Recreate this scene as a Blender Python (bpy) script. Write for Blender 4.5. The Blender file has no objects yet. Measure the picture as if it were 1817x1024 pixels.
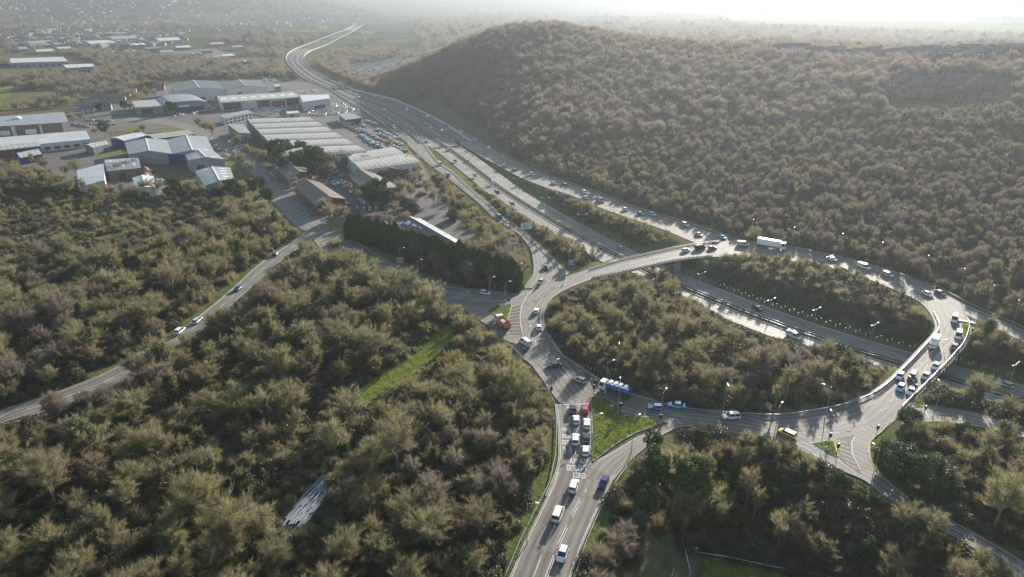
import bpy, bmesh, math, random
import numpy as np
from mathutils import Vector, Matrix
random.seed(7); RNG = np.random.default_rng(7)
D = bpy.data; C = bpy.context; SC = C.scene; COL = SC.collection
# ------------------------------------------------------------------ camera, world, sun, exposure
FPX = 1210.0; HCAM = 100.0; PITCH = math.atan(512/FPX)
cam = D.objects.new('camera', D.cameras.new('camera')); COL.objects.link(cam); SC.camera = cam
cam.location = (0, 0, HCAM); cam.rotation_euler = (math.pi/2-PITCH, 0, 0)
cam.data.sensor_width = 36; cam.data.lens = 36*FPX/1817; cam.data.clip_start = 1; cam.data.clip_end = 40000
SUN_AZ = math.radians(26); SUN_EL = math.radians(16)
W = D.worlds.new('World'); SC.world = W; W.use_nodes = True
nt = W.node_tree; bg = nt.nodes['Background']; sk = nt.nodes.new('ShaderNodeTexSky')
sk.sky_type = 'NISHITA'; sk.sun_disc = False; sk.sun_elevation = SUN_EL; sk.sun_rotation = SUN_AZ
sk.air_density = 1.3; sk.dust_density = .7; sk.altitude = 100
nt.links.new(sk.outputs[0], bg.inputs[0]); bg.inputs[1].default_value = 0.085
sl = D.lights.new('sun', 'SUN'); so = D.objects.new('sun', sl); COL.objects.link(so)
sl.energy = 5.0; sl.angle = math.radians(0.6); sl.color = (1.0, 0.92, 0.81)
SD = Vector((math.sin(SUN_AZ)*math.cos(SUN_EL), math.cos(SUN_AZ)*math.cos(SUN_EL), math.sin(SUN_EL)))
so.rotation_euler = SD.to_track_quat('Z', 'Y').to_euler(); so.location = (200, 400, 300)
SC.view_settings.view_transform = 'Standard'; SC.view_settings.look = 'None'
SC.view_settings.exposure = 1.55; SC.view_settings.gamma = 1
SC.cycles.volume_bounces = 0; SC.cycles.max_bounces = 5; SC.cycles.transparent_max_bounces = 6
# ------------------------------------------------------------------ projection helpers (photo pixels <-> world)
cP, sP = math.cos(PITCH), math.sin(PITCH)
def ray(px, py):
    u = (px-908.5)/FPX; v = (512-py)/FPX
    return Vector((u, cP+v*sP, -sP+v*cP))
def at(px, py, z=0.0):
    d = ray(px, py); t = (z-HCAM)/d.z
    return Vector((d.x*t, d.y*t, z))
def proj(x, y, z):
    x = np.asarray(x, float); dz = np.asarray(z, float)-HCAM; y = np.asarray(y, float)
    dep = y*cP - dz*sP; up = y*sP + dz*cP
    dep = np.maximum(dep, 1e-3)
    return 908.5+FPX*x/dep, 512-FPX*up/dep, FPX/dep
def pip(px, py, poly):
    px = np.asarray(px); py = np.asarray(py); ins = np.zeros(px.shape, bool); n = len(poly); j = n-1
    for i in range(n):
        xi, yi = poly[i][:2]; xj, yj = poly[j][:2]
        if yi != yj:
            c = ((yi > py) != (yj > py)) & (px < (xj-xi)*(py-yi)/(yj-yi)+xi)
            ins ^= c
        j = i
    return ins
def seg_dist(x, y, P):
    """distance of points to polyline P (k,2[,3]); returns dist and interpolated third value"""
    best = np.full(x.shape, 1e9); val = np.zeros(x.shape)
    for a, b in zip(P[:-1], P[1:]):
        dx, dy = b[0]-a[0], b[1]-a[1]; L2 = dx*dx+dy*dy+1e-9
        t = np.clip(((x-a[0])*dx+(y-a[1])*dy)/L2, 0, 1)
        d = np.hypot(x-a[0]-t*dx, y-a[1]-t*dy); m = d < best
        best = np.where(m, d, best)
        if len(a) > 2: val = np.where(m, a[2]+t*(b[2]-a[2]), val)
    return best, val
def catmull(P, n=6):
    P = [Vector(p) for p in P]; out = []
    for i in range(len(P)-1):
        p0 = P[max(i-1, 0)]; p1 = P[i]; p2 = P[i+1]; p3 = P[min(i+2, len(P)-1)]
        for k in range(n):
            t = k/n
            out.append(0.5*((2*p1)+(p2-p0)*t+(2*p0-5*p1+4*p2-p3)*t*t+(-p0+3*p1-3*p2+p3)*t**3))
    out.append(P[-1]); return out
def smooth(a, b, x):
    t = np.clip((x-a)/(b-a), 0, 1); return t*t*(3-2*t)
# ------------------------------------------------------------------ object helpers
def tag(o, label=None, cat=None, group=None, kind=None):
    if label: o['label'] = label
    if cat: o['category'] = cat
    if group: o['group'] = group
    if kind: o['kind'] = kind
    return o
def empty(name, loc=(0, 0, 0), rz=0):
    o = D.objects.new(name, None); COL.objects.link(o); o.location = loc; o.rotation_euler = (0, 0, rz)
    o.empty_display_size = 0.5; return o
def link(name, me, parent=None, loc=None, rz=None):
    o = D.objects.new(name, me); COL.objects.link(o)
    if parent: o.parent = parent
    if loc is not None: o.location = loc
    if rz is not None: o.rotation_euler = (0, 0, rz)
    return o
def copy_tree(o, parent=None):
    c = o.copy(); COL.objects.link(c); c.parent = parent
    for ch in o.children: copy_tree(ch, c)
    return c
def ords(n):
    return str(n)+('th' if 10 <= n % 100 <= 20 else {1: 'st', 2: 'nd', 3: 'rd'}.get(n % 10, 'th'))
class MB:
    def __init__(s): s.v = []; s.f = []; s.m = []
    def add(s, vs, fs, mi=0):
        b = len(s.v); s.v += [tuple(v) for v in vs]; s.f += [tuple(b+i for i in f) for f in fs]; s.m += [mi]*len(fs)
    def box(s, x0, x1, y0, y1, z0, z1, mi=0, M=None):
        vs = [Vector(p) for p in ((x0,y0,z0),(x1,y0,z0),(x1,y1,z0),(x0,y1,z0),(x0,y0,z1),(x1,y0,z1),(x1,y1,z1),(x0,y1,z1))]
        if M: vs = [M @ v for v in vs]
        s.add(vs, [(0,3,2,1),(4,5,6,7),(0,1,5,4),(1,2,6,5),(2,3,7,6),(3,0,4,7)], mi)
    def tube(s, a, b, r0, r1=None, n=6, mi=0, cap=True):
        a = Vector(a); b = Vector(b); r1 = r0 if r1 is None else r1; d = (b-a)
        if d.length < 1e-6: return
        d.normalize(); u = d.orthogonal().normalized(); w = d.cross(u)
        vs = [a+(u*math.cos(6.2832*i/n)+w*math.sin(6.2832*i/n))*r0 for i in range(n)]+[b+(u*math.cos(6.2832*i/n)+w*math.sin(6.2832*i/n))*r1 for i in range(n)]
        fs = [(i, (i+1) % n, n+(i+1) % n, n+i) for i in range(n)]
        if cap: fs += [tuple(range(n-1, -1, -1)), tuple(range(n, 2*n))]
        s.add(vs, fs, mi)
    def path(s, P, w, h, z0, mi=0):
        """a bar of width w and height h following polyline P"""
        n = len(P); vs = []
        for i, p in enumerate(P):
            t = (P[min(i+1, n-1)]-P[max(i-1, 0)]); t.z = 0; t.normalize(); nn = Vector((-t.y, t.x, 0))*(w/2)
            for sgn, zz in ((1, z0), (-1, z0), (-1, z0+h), (1, z0+h)): vs.append(p+nn*sgn+Vector((0, 0, zz)))
        fs = []
        for i in range(n-1):
            a = i*4; b = a+4
            for k in range(4): fs.append((a+k, a+(k+1) % 4, b+(k+1) % 4, b+k))
        fs += [(3, 2, 1, 0), (n*4-4, n*4-3, n*4-2, n*4-1)]
        s.add(vs, fs, mi)
    def build(s, name, mats, parent=None, loc=None, rz=None, smooth=False):
        me = D.meshes.new(name); me.from_pydata(s.v, [], s.f)
        if not isinstance(mats, (list, tuple)): mats = [mats]
        for m in mats: me.materials.append(m)
        if len(mats) > 1: me.polygons.foreach_set('material_index', s.m)
        if smooth: me.polygons.foreach_set('use_smooth', [True]*len(s.f))
        me.update(); return link(name, me, parent, loc, rz)
# ------------------------------------------------------------------ materials
def lin(h):
    h = h.lstrip('#'); c = [int(h[i:i+2], 16)/255 for i in (0, 2, 4)]
    return tuple(x/12.92 if x < .04045 else ((x+.055)/1.055)**2.4 for x in c)
def mat(name, col, rough=0.8, noise=None, scale=1.0, metal=0, spec=0.5, bump=0, rnd=None, coords='Object', detail=4, transl=0):
    """base colour, optional second colour mixed by noise, optional per-object random tint (list of colours)"""
    m = D.materials.new(name); m.use_nodes = True; t = m.node_tree; b = t.nodes['Principled BSDF']
    b.inputs['Roughness'].default_value = rough; b.inputs['Metallic'].default_value = metal
    b.inputs['Specular IOR Level'].default_value = spec
    b.inputs['Base Color'].default_value = (*col, 1); src = None
    if rnd:
        oi = t.nodes.new('ShaderNodeObjectInfo'); cr = t.nodes.new('ShaderNodeValToRGB')
        el = cr.color_ramp.elements
        while len(el) < len(rnd): el.new(0.5)
        for i, c in enumerate(rnd): el[i].position = i/(len(rnd)-1); el[i].color = (*c, 1)
        t.links.new(oi.outputs['Random'], cr.inputs[0]); src = cr.outputs[0]
    if noise or bump:
        tc = t.nodes.new('ShaderNodeTexCoord'); nz = t.nodes.new('ShaderNodeTexNoise')
        nz.inputs['Scale'].default_value = scale; nz.inputs['Detail'].default_value = detail; nz.inputs['Roughness'].default_value = .6
        t.links.new(tc.outputs[coords], nz.inputs['Vector'])
        if noise:
            cr = t.nodes.new('ShaderNodeMapRange'); cr.inputs[1].default_value = .35; cr.inputs[2].default_value = .65
            t.links.new(nz.outputs[0], cr.inputs[0]); mx = t.nodes.new('ShaderNodeMix'); mx.data_type = 'RGBA'
            t.links.new(cr.outputs[0], mx.inputs[0])
            if src: t.links.new(src, mx.inputs[6])
            else: mx.inputs[6].default_value = (*col, 1)
            mx.inputs[7].default_value = (*noise, 1); src = mx.outputs[2]
        if bump:
            bp = t.nodes.new('ShaderNodeBump'); bp.inputs['Strength'].default_value = bump; bp.inputs['Distance'].default_value = .1
            t.links.new(nz.outputs[0], bp.inputs['Height']); t.links.new(bp.outputs[0], b.inputs['Normal'])
    if src: t.links.new(src, b.inputs['Base Color'])
    if transl:
        tr = t.nodes.new('ShaderNodeBsdfTranslucent'); ms = t.nodes.new('ShaderNodeMixShader'); ms.inputs[0].default_value = transl
        if src: t.links.new(src, tr.inputs[0])
        else: tr.inputs[0].default_value = (*col, 1)
        t.links.new(b.outputs[0], ms.inputs[1]); t.links.new(tr.outputs[0], ms.inputs[2])
        t.links.new(ms.outputs[0], t.nodes['Material Output'].inputs[0])
    return m
def asphalt_mat(name, c0, c1, rough=.74):
    m = mat(name, c0, rough, c1, .12, spec=.28, detail=8); t = m.node_tree; b = t.nodes['Principled BSDF']
    tc = t.nodes.new('ShaderNodeTexCoord'); n2 = t.nodes.new('ShaderNodeTexNoise'); n2.inputs['Scale'].default_value = 3.0; n2.inputs['Detail'].default_value = 6
    t.links.new(tc.outputs['Object'], n2.inputs[0])
    mr = t.nodes.new('ShaderNodeMapRange'); mr.inputs[1].default_value = .3; mr.inputs[2].default_value = .7; mr.inputs[3].default_value = rough-.08; mr.inputs[4].default_value = rough+.12
    t.links.new(n2.outputs[0], mr.inputs[0]); t.links.new(mr.outputs[0], b.inputs['Roughness'])
    # fine mottling multiplied in, plus cracks / patches
    v = t.nodes.new('ShaderNodeTexVoronoi'); v.inputs['Scale'].default_value = .09; v.feature = 'F1'; t.links.new(tc.outputs['Object'], v.inputs['Vector'])
    mr2 = t.nodes.new('ShaderNodeMapRange'); mr2.inputs[3].default_value = .82; mr2.inputs[4].default_value = 1.12; t.links.new(v.outputs['Color'], mr2.inputs[0])
    mr3 = t.nodes.new('ShaderNodeMapRange'); mr3.inputs[1].default_value = .3; mr3.inputs[2].default_value = .7; mr3.inputs[3].default_value = .8; mr3.inputs[4].default_value = 1.2; t.links.new(n2.outputs[0], mr3.inputs[0])
    mu = t.nodes.new('ShaderNodeMath'); mu.operation = 'MULTIPLY'; t.links.new(mr2.outputs[0], mu.inputs[0]); t.links.new(mr3.outputs[0], mu.inputs[1])
    # wheel tracks along the lanes and resurfaced rectangles, from the road's own metre UVs
    uv = t.nodes.new('ShaderNodeUVMap'); nd = t.nodes.new('ShaderNodeVectorMath'); nd.operation = 'MULTIPLY'; nd.inputs[1].default_value = (1, .02, 0); t.links.new(uv.outputs[0], nd.inputs[0])
    wv = t.nodes.new('ShaderNodeTexWave'); wv.bands_direction = 'X'; wv.inputs['Scale'].default_value = .17; wv.inputs['Distortion'].default_value = 1.6; wv.inputs['Detail'].default_value = 2; t.links.new(nd.outputs[0], wv.inputs[0])
    mw = t.nodes.new('ShaderNodeMapRange'); mw.inputs[3].default_value = .70; mw.inputs[4].default_value = 1.12; t.links.new(wv.outputs[0], mw.inputs[0])
    bk = t.nodes.new('ShaderNodeTexBrick'); bk.inputs['Scale'].default_value = .1; bk.inputs['Brick Width'].default_value = 1.7; bk.inputs['Row Height'].default_value = .36; bk.inputs['Mortar Size'].default_value = .002; bk.inputs['Color1'].default_value = (.74,.74,.74,1); bk.inputs['Color2'].default_value = (1.12,1.12,1.12,1); bk.inputs['Mortar'].default_value = (.6,.6,.6,1); bk.inputs['Bias'].default_value = .3
    sw = t.nodes.new('ShaderNodeMapping'); sw.inputs['Rotation'].default_value = (0, 0, 1.5708); t.links.new(uv.outputs[0], sw.inputs[0]); t.links.new(sw.outputs[0], bk.inputs['Vector'])
    m2 = t.nodes.new('ShaderNodeMath'); m2.operation = 'MULTIPLY'; t.links.new(mu.outputs[0], m2.inputs[0]); t.links.new(mw.outputs[0], m2.inputs[1])
    m3 = t.nodes.new('ShaderNodeMath'); m3.operation = 'MULTIPLY'; t.links.new(m2.outputs[0], m3.inputs[0]); t.links.new(bk.outputs['Color'], m3.inputs[1]); mu = m3
    old = b.inputs['Base Color'].links[0].from_socket
    vm = t.nodes.new('ShaderNodeVectorMath'); vm.operation = 'SCALE'; t.links.new(old, vm.inputs[0]); t.links.new(mu.outputs[0], vm.inputs['Scale'])
    t.links.new(vm.outputs[0], b.inputs['Base Color']); return m
def ribbed(name, col, col2, freq, rough=.5, dirx=True, metal=0):
    """sheet metal with seams running across"""
    m = mat(name, col, rough, col2, .15, metal=metal); t = m.node_tree; b = t.nodes['Principled BSDF']
    uv = t.nodes.new('ShaderNodeUVMap'); w = t.nodes.new('ShaderNodeTexWave'); w.wave_type = 'BANDS'; w.bands_direction = 'X' if dirx else 'Y'
    w.inputs['Scale'].default_value = freq; t.links.new(uv.outputs[0], w.inputs[0])
    mr = t.nodes.new('ShaderNodeMapRange'); mr.inputs[1].default_value = .0; mr.inputs[2].default_value = .25; mr.inputs[3].default_value = .6; mr.inputs[4].default_value = 1
    t.links.new(w.outputs[0], mr.inputs[0]); old = b.inputs['Base Color'].links[0].from_socket
    vm = t.nodes.new('ShaderNodeVectorMath'); vm.operation = 'SCALE'; t.links.new(old, vm.inputs[0]); t.links.new(mr.outputs[0], vm.inputs['Scale'])
    t.links.new(vm.outputs[0], b.inputs['Base Color']); return m
M = {}
M['asphalt'] = asphalt_mat('asphalt', (.145,.132,.115), (.185,.168,.146))
M['asphalt_dark'] = asphalt_mat('asphalt_dark', (.085,.083,.08), (.11,.106,.10))
M['asphalt_pale'] = asphalt_mat('asphalt_pale', (.19,.172,.148), (.24,.22,.19), .68)
M['asphalt_red'] = asphalt_mat('asphalt_red', (.125,.098,.082), (.15,.118,.10))
M['line'] = mat('road_paint', (.68,.67,.63), .8, (.40,.39,.36), 1.5, spec=.2)
M['kerb'] = mat('kerb_stone', (.33,.32,.29), .8, (.22,.21,.19), .8)
M['concrete'] = mat('concrete', (.25,.24,.22), .85, (.16,.155,.14), .4, spec=.2)
M['steel'] = mat('galvanised_steel', (.42,.43,.44), .45, (.3,.31,.32), 2, metal=.6)
M['white'] = mat('white_metal', (.75,.76,.76), .5, (.62,.63,.63), .3)
M['dark'] = mat('dark_metal', (.03,.03,.035), .5)
M['glass'] = mat('window_glass', (.02,.03,.04), .08, spec=.8)
M['tyre'] = mat('tyre_rubber', (.02,.02,.02), .8)
M['lamp'] = mat('headlamp_glass', (.7,.7,.7), .15)
M['red'] = mat('red_plastic', (.4,.02,.02), .3)
M['twig'] = mat('bare_twigs', (.2,.17,.1), .9, (.15,.135,.075), 1.3, rnd=[(.27,.255,.125),(.32,.295,.165),(.205,.21,.10),(.35,.325,.19),(.22,.18,.11),(.28,.265,.13),(.26,.22,.13)], spec=.2, transl=.55)
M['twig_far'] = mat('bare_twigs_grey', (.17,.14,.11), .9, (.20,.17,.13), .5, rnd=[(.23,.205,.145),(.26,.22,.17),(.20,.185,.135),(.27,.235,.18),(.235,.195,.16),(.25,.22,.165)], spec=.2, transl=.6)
M['twig_grey'] = mat('alder_twigs', (.2,.17,.15), .9, (.14,.11,.10), 1.2, rnd=[(.23,.205,.15),(.205,.18,.13),(.27,.24,.175)], spec=.2, transl=.55)
M['twig_olive'] = mat('willow_twigs', (.25,.24,.11), .9, (.18,.165,.08), 1.2, rnd=[(.30,.27,.13),(.25,.235,.11),(.34,.30,.165)], spec=.2, transl=.55)
M['twig_red'] = mat('russet_twigs', (.23,.15,.09), .9, (.16,.125,.09), 1.2, rnd=[(.25,.19,.13),(.21,.165,.13),(.28,.22,.15)], spec=.2, transl=.55)
M['bark'] = mat('bark', (.26,.24,.17), .9, (.12,.115,.075), 1.5)
M['ivy'] = mat('ivy_leaves', (.07,.10,.03), .65, (.035,.055,.02), .8, spec=.25, rnd=[(.07,.10,.03),(.1,.13,.035),(.05,.08,.03)], transl=.25)
M['conifer'] = mat('conifer_needles', (.045,.075,.022), .7, (.09,.125,.035), .5, transl=.25, spec=.2)
M['holly'] = mat('evergreen_leaves', (.04,.065,.025), .6, (.08,.11,.04), .6, transl=.25, spec=.25)
M['bramble'] = mat('bramble_leaves', (.07,.095,.035), .6, (.11,.09,.05), .7, rnd=[(.06,.09,.03),(.11,.10,.05),(.08,.085,.04),(.13,.10,.06)], transl=.2)
M['rough_grass'] = mat('rough_grass', (.10,.115,.04), .9, (.15,.14,.06), .3, detail=8, spec=0)
M['grass'] = mat('grass', (.11,.15,.028), .85, (.17,.185,.05), .5, detail=8, spec=0)
M['grass_blade'] = mat('grass_blades', (.17,.22,.035), .7, (.18,.2,.05), .3, transl=.5)
M['verge_dark'] = mat('grimy_verge', (.05,.052,.035), .9, (.09,.10,.05), .3, spec=0)
PA = {}
for n, c, r in (('white',(.72,.73,.73),.3),('silver',(.42,.43,.44),.3),('grey',(.16,.17,.18),.3),('black',(.012,.013,.015),.2),('blue',(.03,.10,.30),.25),('light blue',(.20,.42,.62),.3),('navy blue',(.012,.025,.12),.25),('red',(.45,.015,.02),.25),('dark red',(.13,.015,.02),.25),('yellow',(.75,.5,.06),.35),('orange',(.55,.16,.03),.4),('beige',(.5,.46,.36),.3),('green',(.03,.13,.06),.3)):
    m = mat('paint_'+n.replace(' ', '_'), c, r, spec=.6); m.node_tree.nodes['Principled BSDF'].inputs['Coat Weight'].default_value = .5; PA[n] = m
# ------------------------------------------------------------------ terrain
MED = [(-111,657,0),(-64.7,542,0),(-43.3,492,-.3),(-20.3,430,-1.4),(-6,394,-2.8),(8,364,-4),(20,340,-5),(33.5,315,-6),(48,289,-6.5),(61,266,-6.5),(75,245,-6.5),(91,223.5,-6.5),(107,205.5,-6.5),(124,190,-6.5),(147,169,-6.5),(190,133,-6.5),(240,95,-6.5),(330,30,-6.5)]
MEDC = [tuple(p) for p in catmull(MED, 4)]
EDGE = [(560,118),(600,140),(654,163),(705,178),(776,211),(862,259),(954,305),(1081,348),(1216,396),(1317,427),(1446,447),(1573,478),(1662,512),(1763,563),(1817,586),(1950,650)]
EA, ER = [], []
for p in EDGE:
    w = at(*p); EA.append(math.atan2(w.x, w.y)); ER.append(math.hypot(w.x, w.y))
CREST = [(600,155,800),(650,150,800),(700,130,800),(760,92,850),(820,66,850),(880,50,840),(960,46,820),(1050,52,800),(1200,62,760),(1300,64,740),(1400,64,720),(1600,68,700),(1817,78,690),(2100,100,690)]
CA, CR, CH = [], [], []
for x, y, r in CREST:
    d = ray(x, y); h = math.hypot(d.x, d.y); CA.append(math.atan2(d.x, d.y)); CR.append(r); CH.append(max(0, HCAM+r*d.z/h-11))
RAISE = []    # polylines (x,y,halfwidth) of level roads that must not fall into the cutting
SEP, SEROADS = [], []
def terr(x, y):
    x = np.asarray(x, float); y = np.asarray(y, float)
    r = np.hypot(x, y); a = np.arctan2(x, np.maximum(y, 1e-3)); a = np.where(y <= 0, np.where(x > 0, 1.6, -1.6), a)
    r0 = np.interp(a, EA, ER)+14; r1 = np.maximum(np.interp(a, CA, CR), r0+120); Hc = np.interp(a, CA, CH)*smooth(CA[0]-.01, CA[2], a)
    t = np.clip((r-r0)/(r1-r0), 0, 1)
    up = Hc*(0.75*t+.25*smooth(0, 1, t)); down = 1-smooth(0, 130+8*Hc, r-r1)*np.clip(1.1-Hc/200, .8, 1)
    z = up*down
    z = z*(1+.07*np.sin(x*.021+1)*np.sin(y*.017)+.06*np.sin(x*.0095-y*.006))
    far = smooth(1400, 3500, r); z = z*(1-far*.7)
    z = z+far*6*(np.sin(x*.0011+2)*np.sin(y*.0013+1)+1)*.6
    # moor on the left skyline, low ridges elsewhere
    wl = 1-smooth(-.36, -.14, a)
    z = z+wl*smooth(3700, 5000, r)*135*(1+.12*np.sin(a*23))
    z = z+(1-wl)*smooth(4800, 8200, r)*104*(1+.10*np.sin(a*11+1)+.05*np.sin(a*37))
    z = z-.13
    near = (r < 900)
    if SEP:     # the wood right of the approach road stands on a bank falling away to the playing field
        ins = pip(x, y, SEP); ds = np.full(x.shape, 1e9)
        for P in SEROADS:
            q, hw = seg_dist(x, y, P); ds = np.minimum(ds, q-hw)
        z = z-np.where(ins, 8*smooth(2, 22, ds), 0)
    d, zc = seg_dist(x, y, MEDC)
    wall = zc-.25+np.maximum(0, d-13)*.62
    z = np.where(near & (zc < -.2) & (wall < z), wall, z)
    for P in RAISE:
        dd, hw = seg_dist(x, y, P)
        z = np.where((dd < hw) & (d > 15.5) & near, np.maximum(z, -.13), z)
    return z
def tz(x, y): return float(terr(np.array([x]), np.array([y]))[0])
def hit(px, py):
    """where the sight line of a photo pixel meets the terrain"""
    d = ray(px, py); h = math.hypot(d.x, d.y); rs = np.concatenate([np.arange(60, 1400, 3.0), np.arange(1400, 9000, 15.0)])
    X = d.x/h*rs; Y = d.y/h*rs; Z = HCAM+d.z/h*rs; T = terr(X, Y); b = np.nonzero(Z < T)[0]
    i = b[0] if len(b) else len(rs)-1
    return Vector((X[i], Y[i], T[i]))
# ------------------------------------------------------------------ roads
def strip(pairs, n=5, z=0.0):
    Lp = catmull([at(p[0], p[1], z) for p in pairs], n); Rp = catmull([at(p[2], p[3], z) for p in pairs], n)
    return Lp, Rp
def road(name, Lp, Rp, m, dz=0.0, across=1):
    vs, fs = [], []; k = across+1
    for a, b in zip(Lp, Rp):
        for j in range(k): p = a.lerp(b, j/across); vs.append((p.x, p.y, p.z+dz))
    for i in range(len(Lp)-1):
        for j in range(across): a = i*k+j; fs.append((a, a+1, a+k+1, a+k))
    me = D.meshes.new(name); me.from_pydata(vs, [], fs); me.materials.append(m); ul = me.uv_layers.new(name='UVMap'); run = [0.0]
    for i in range(1, len(Lp)): run.append(run[-1]+((Lp[i]+Rp[i])/2-(Lp[i-1]+Rp[i-1])/2).length)
    wd = [(a-b).length for a, b in zip(Lp, Rp)]
    for l in me.loops: i, j = divmod(l.vertex_index, k); ul.data[l.index].uv = (wd[i]*j/across, run[i])
    me.update()
    if me.polygons and me.polygons[0].normal.z < 0: me.flip_normals()
    return tag(link(name, me), kind='structure')
def polysheet(name, P, m, dz=0.0, kind='structure'):
    bm = bmesh.new(); f = bm.faces.new([bm.verts.new((p.x, p.y, p.z+dz)) for p in P]); bmesh.ops.triangulate(bm, faces=[f])
    me = D.meshes.new(name); bm.to_mesh(me); bm.free(); me.materials.append(m); me.update()
    if me.polygons[0].normal.z < 0: me.flip_normals()
    return tag(link(name, me), kind=kind)
def along(Lp, Rp, t): return [a.lerp(b, t) for a, b in zip(Lp, Rp)]
def resample(P, step):
    out = [P[0].copy()]; acc = 0
    for a, b in zip(P[:-1], P[1:]):
        d = (b-a).length
        if d < 1e-6: continue
        s = step-acc
        while s <= d: out.append(a.lerp(b, s/d)); s += step
        acc = (acc+d) % step if s > d else 0
        acc = d-(s-step)
    return out
def offset(P, o):
    out = []
    for i, p in enumerate(P):
        t = P[min(i+1, len(P)-1)]-P[max(i-1, 0)]; t.z = 0; t.normalize(); out.append(p+Vector((-t.y, t.x, 0))*o)
    return out
class Marks(MB):
    def line(s, P, w=.15, dash=None, gap=None, dz=.03):
        Q = resample(P, .5 if dash and dash < 1.5 else 1.0)
        if len(Q) < 3: return
        st = (Q[1]-Q[0]).length; A = offset(Q, w/2); B = offset(Q, -w/2)
        for i in range(len(Q)-1):
            if dash and (i*st) % (dash+gap) >= dash: continue
            s.add([A[i]+Vector((0,0,dz)), B[i]+Vector((0,0,dz)), B[i+1]+Vector((0,0,dz)), A[i+1]+Vector((0,0,dz))], [(0,1,2,3)])
    def px(s, pts, w=.2, dash=None, gap=None, z=0, dz=.03):
        s.line([at(a, b, z) for a, b in pts], w, dash, gap, dz)
mk = Marks()
# ring
RING = [(927,545,968,545),(926,565,965,562),(928,585,968,580),(914,621,994,623),(945,650,1015,640),(968,680,1045,661),(1002,720,1076,679),(1050,716,1114,696),(1110,733,1165,712),(1178,750,1215,723),(1255,762,1266,729),(1320,772,1325,733),(1395,788,1378,735),(1480,783,1425,730),(1565,763,1499,715),(1616,717,1555,690),(1668,665,1596,654),(1697,634,1626,623),(1717,608,1656,590),(1724,578,1659,575),(1712,555,1650,555),(1690,528,1632,536),(1640,502,1600,520),(1573,479,1550,499),(1509,461,1492,480),(1446,447,1437,468),(1381,436,1375,460),(1317,428,1312,457),(1275,429,1262,456),(1207,438,1205,462),(1152,450,1150,473.5),(1101,461,1105,484),(1050,476,1060,493),(1015,487,1030,503),(978,500,1002,515),(948,518,980,529),(927,545,968,545)]
RL, RR = strip(RING)
road('roundabout_road', RL, RR, M['asphalt'], 0.0, 3)
SOUTH = [(868,1100,990,1100),(905,1024,1013,1024),(930,965,1036,960),(960,905,1062,902),(980,862,1084,858),(988,838,1092,842)]
SL, SR = strip(SOUTH); road('approach_road', SL, SR, M['asphalt'], .006, 2)
ENT = [(968,880,1070,880),(985,840,1056,842),(991,812,1050,818),(991,785,1049.5,788),(990,755,1049,750),(986,718,1047,708)]
NL, NR = strip(ENT); road('entry_lanes_road', NL, NR, M['asphalt'], .012, 2)
EXI = [(1030,850,1088,852),(1052,822,1110,825),(1085,803,1141,797),(1125,779,1178,770),(1165,762,1212,757),(1200,744,1250,758)]
XL, XR = strip(EXI); road('exit_lane_road', XL, XR, M['asphalt'], .018, 2)
WEST = [(945,515,928,612),(921,515,900,605),(900,519,865,578),(832,514,835,556),(789,507,790,535),(750,494,735,520),(700,470,680,500),(650,440,628,472),(608,415,575,445),(590,400,548,415),(560,375,520,396),(530,350,492,366),(500,322,468,338),(475,300,448,310),(440,275,418,285),(405,256,383,266),(385,243,366,252),(340,222,325,230),(290,212,275,219),(230,208,215,214)]
WL, WR = strip(WEST); road('estate_road', WL, WR, M['asphalt'], .024, 2)
SIDE = [(-90,775,-80,800),(0,730,0,752),(90,700,97,726),(187,662,200,688),(250,625,281,640),(312,591,332,605),(375,544,392,558),(415,510,430,523),(453,475,471,487),(487,450,502,459),(512,434,528,441),(550,405,562,417)]
DL, DR = strip(SIDE); road('side_road', DL, DR, M['asphalt'], .018, 2)
EAST = [(1385,781,1580,748),(1395,788,1565,765),(1420,799,1546,782),(1464,817,1543,800),(1490,833,1548,822),(1534,852,1567,846),(1560,873,1601,876),(1591,893,1622,888),(1632,918,1660,908),(1690,950,1712,938),(1770,1000,1795,985),(1860,1070,1890,1050)]
AL, AR = strip(EAST); road('side_approach_road', AL, AR, M['asphalt'], .006, 2)
NE = [(1600,710,1600,762),(1639,718,1650,748),(1712,730,1712,753),(1763,743,1765,763),(1817,758,1817,776),(1900,785,1900,803),(1990,815,1990,835)]
EL_, ER_ = strip(NE); road('eastbound_slip_road', EL_, ER_, M['asphalt'], .012, 2)
NS = [(727,188,715,199),(776,211,760,223),(827,236,806,247.5),(862,259,840,270),(903,282,880,292),(954,305,924,315),(1005,324,970,333),(1040,337,1012,346),(1081,350,1056,365),(1127,370,1114,386),(1165,381,1168,404),(1216,396,1222,426),(1254,410,1243,436),(1292,421,1288,448)]
HL, HR = strip(NS); road('northern_slip_road', HL, HR, M['asphalt'], .006, 2)
ES = [(1640,502,1620,530),(1662,512,1650,535),(1712,539,1695,550),(1763,562,1740,571),(1817,586,1800,599),(1900,623,1885,640),(2000,680,1985,700)]
FL, FR = strip(ES); road('eastern_slip_road', FL, FR, M['asphalt'], .008, 2)
WS = [(690,232,712,222),(718,254,748,248),(739,272,766,270),(761,292,780,287),(789,312,806,305),(815,332,830,328),(852,363,869,361),(878,388,893,385),(900,402,916,400),(922,417,937,416),(938,438,966,442),(944,458,992,468),(944,485,1010,486),(928,512,1003,508)]
ZL, ZR = strip(WS); road('western_slip_road', ZL, ZR, M['asphalt'], .012, 2)
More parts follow.
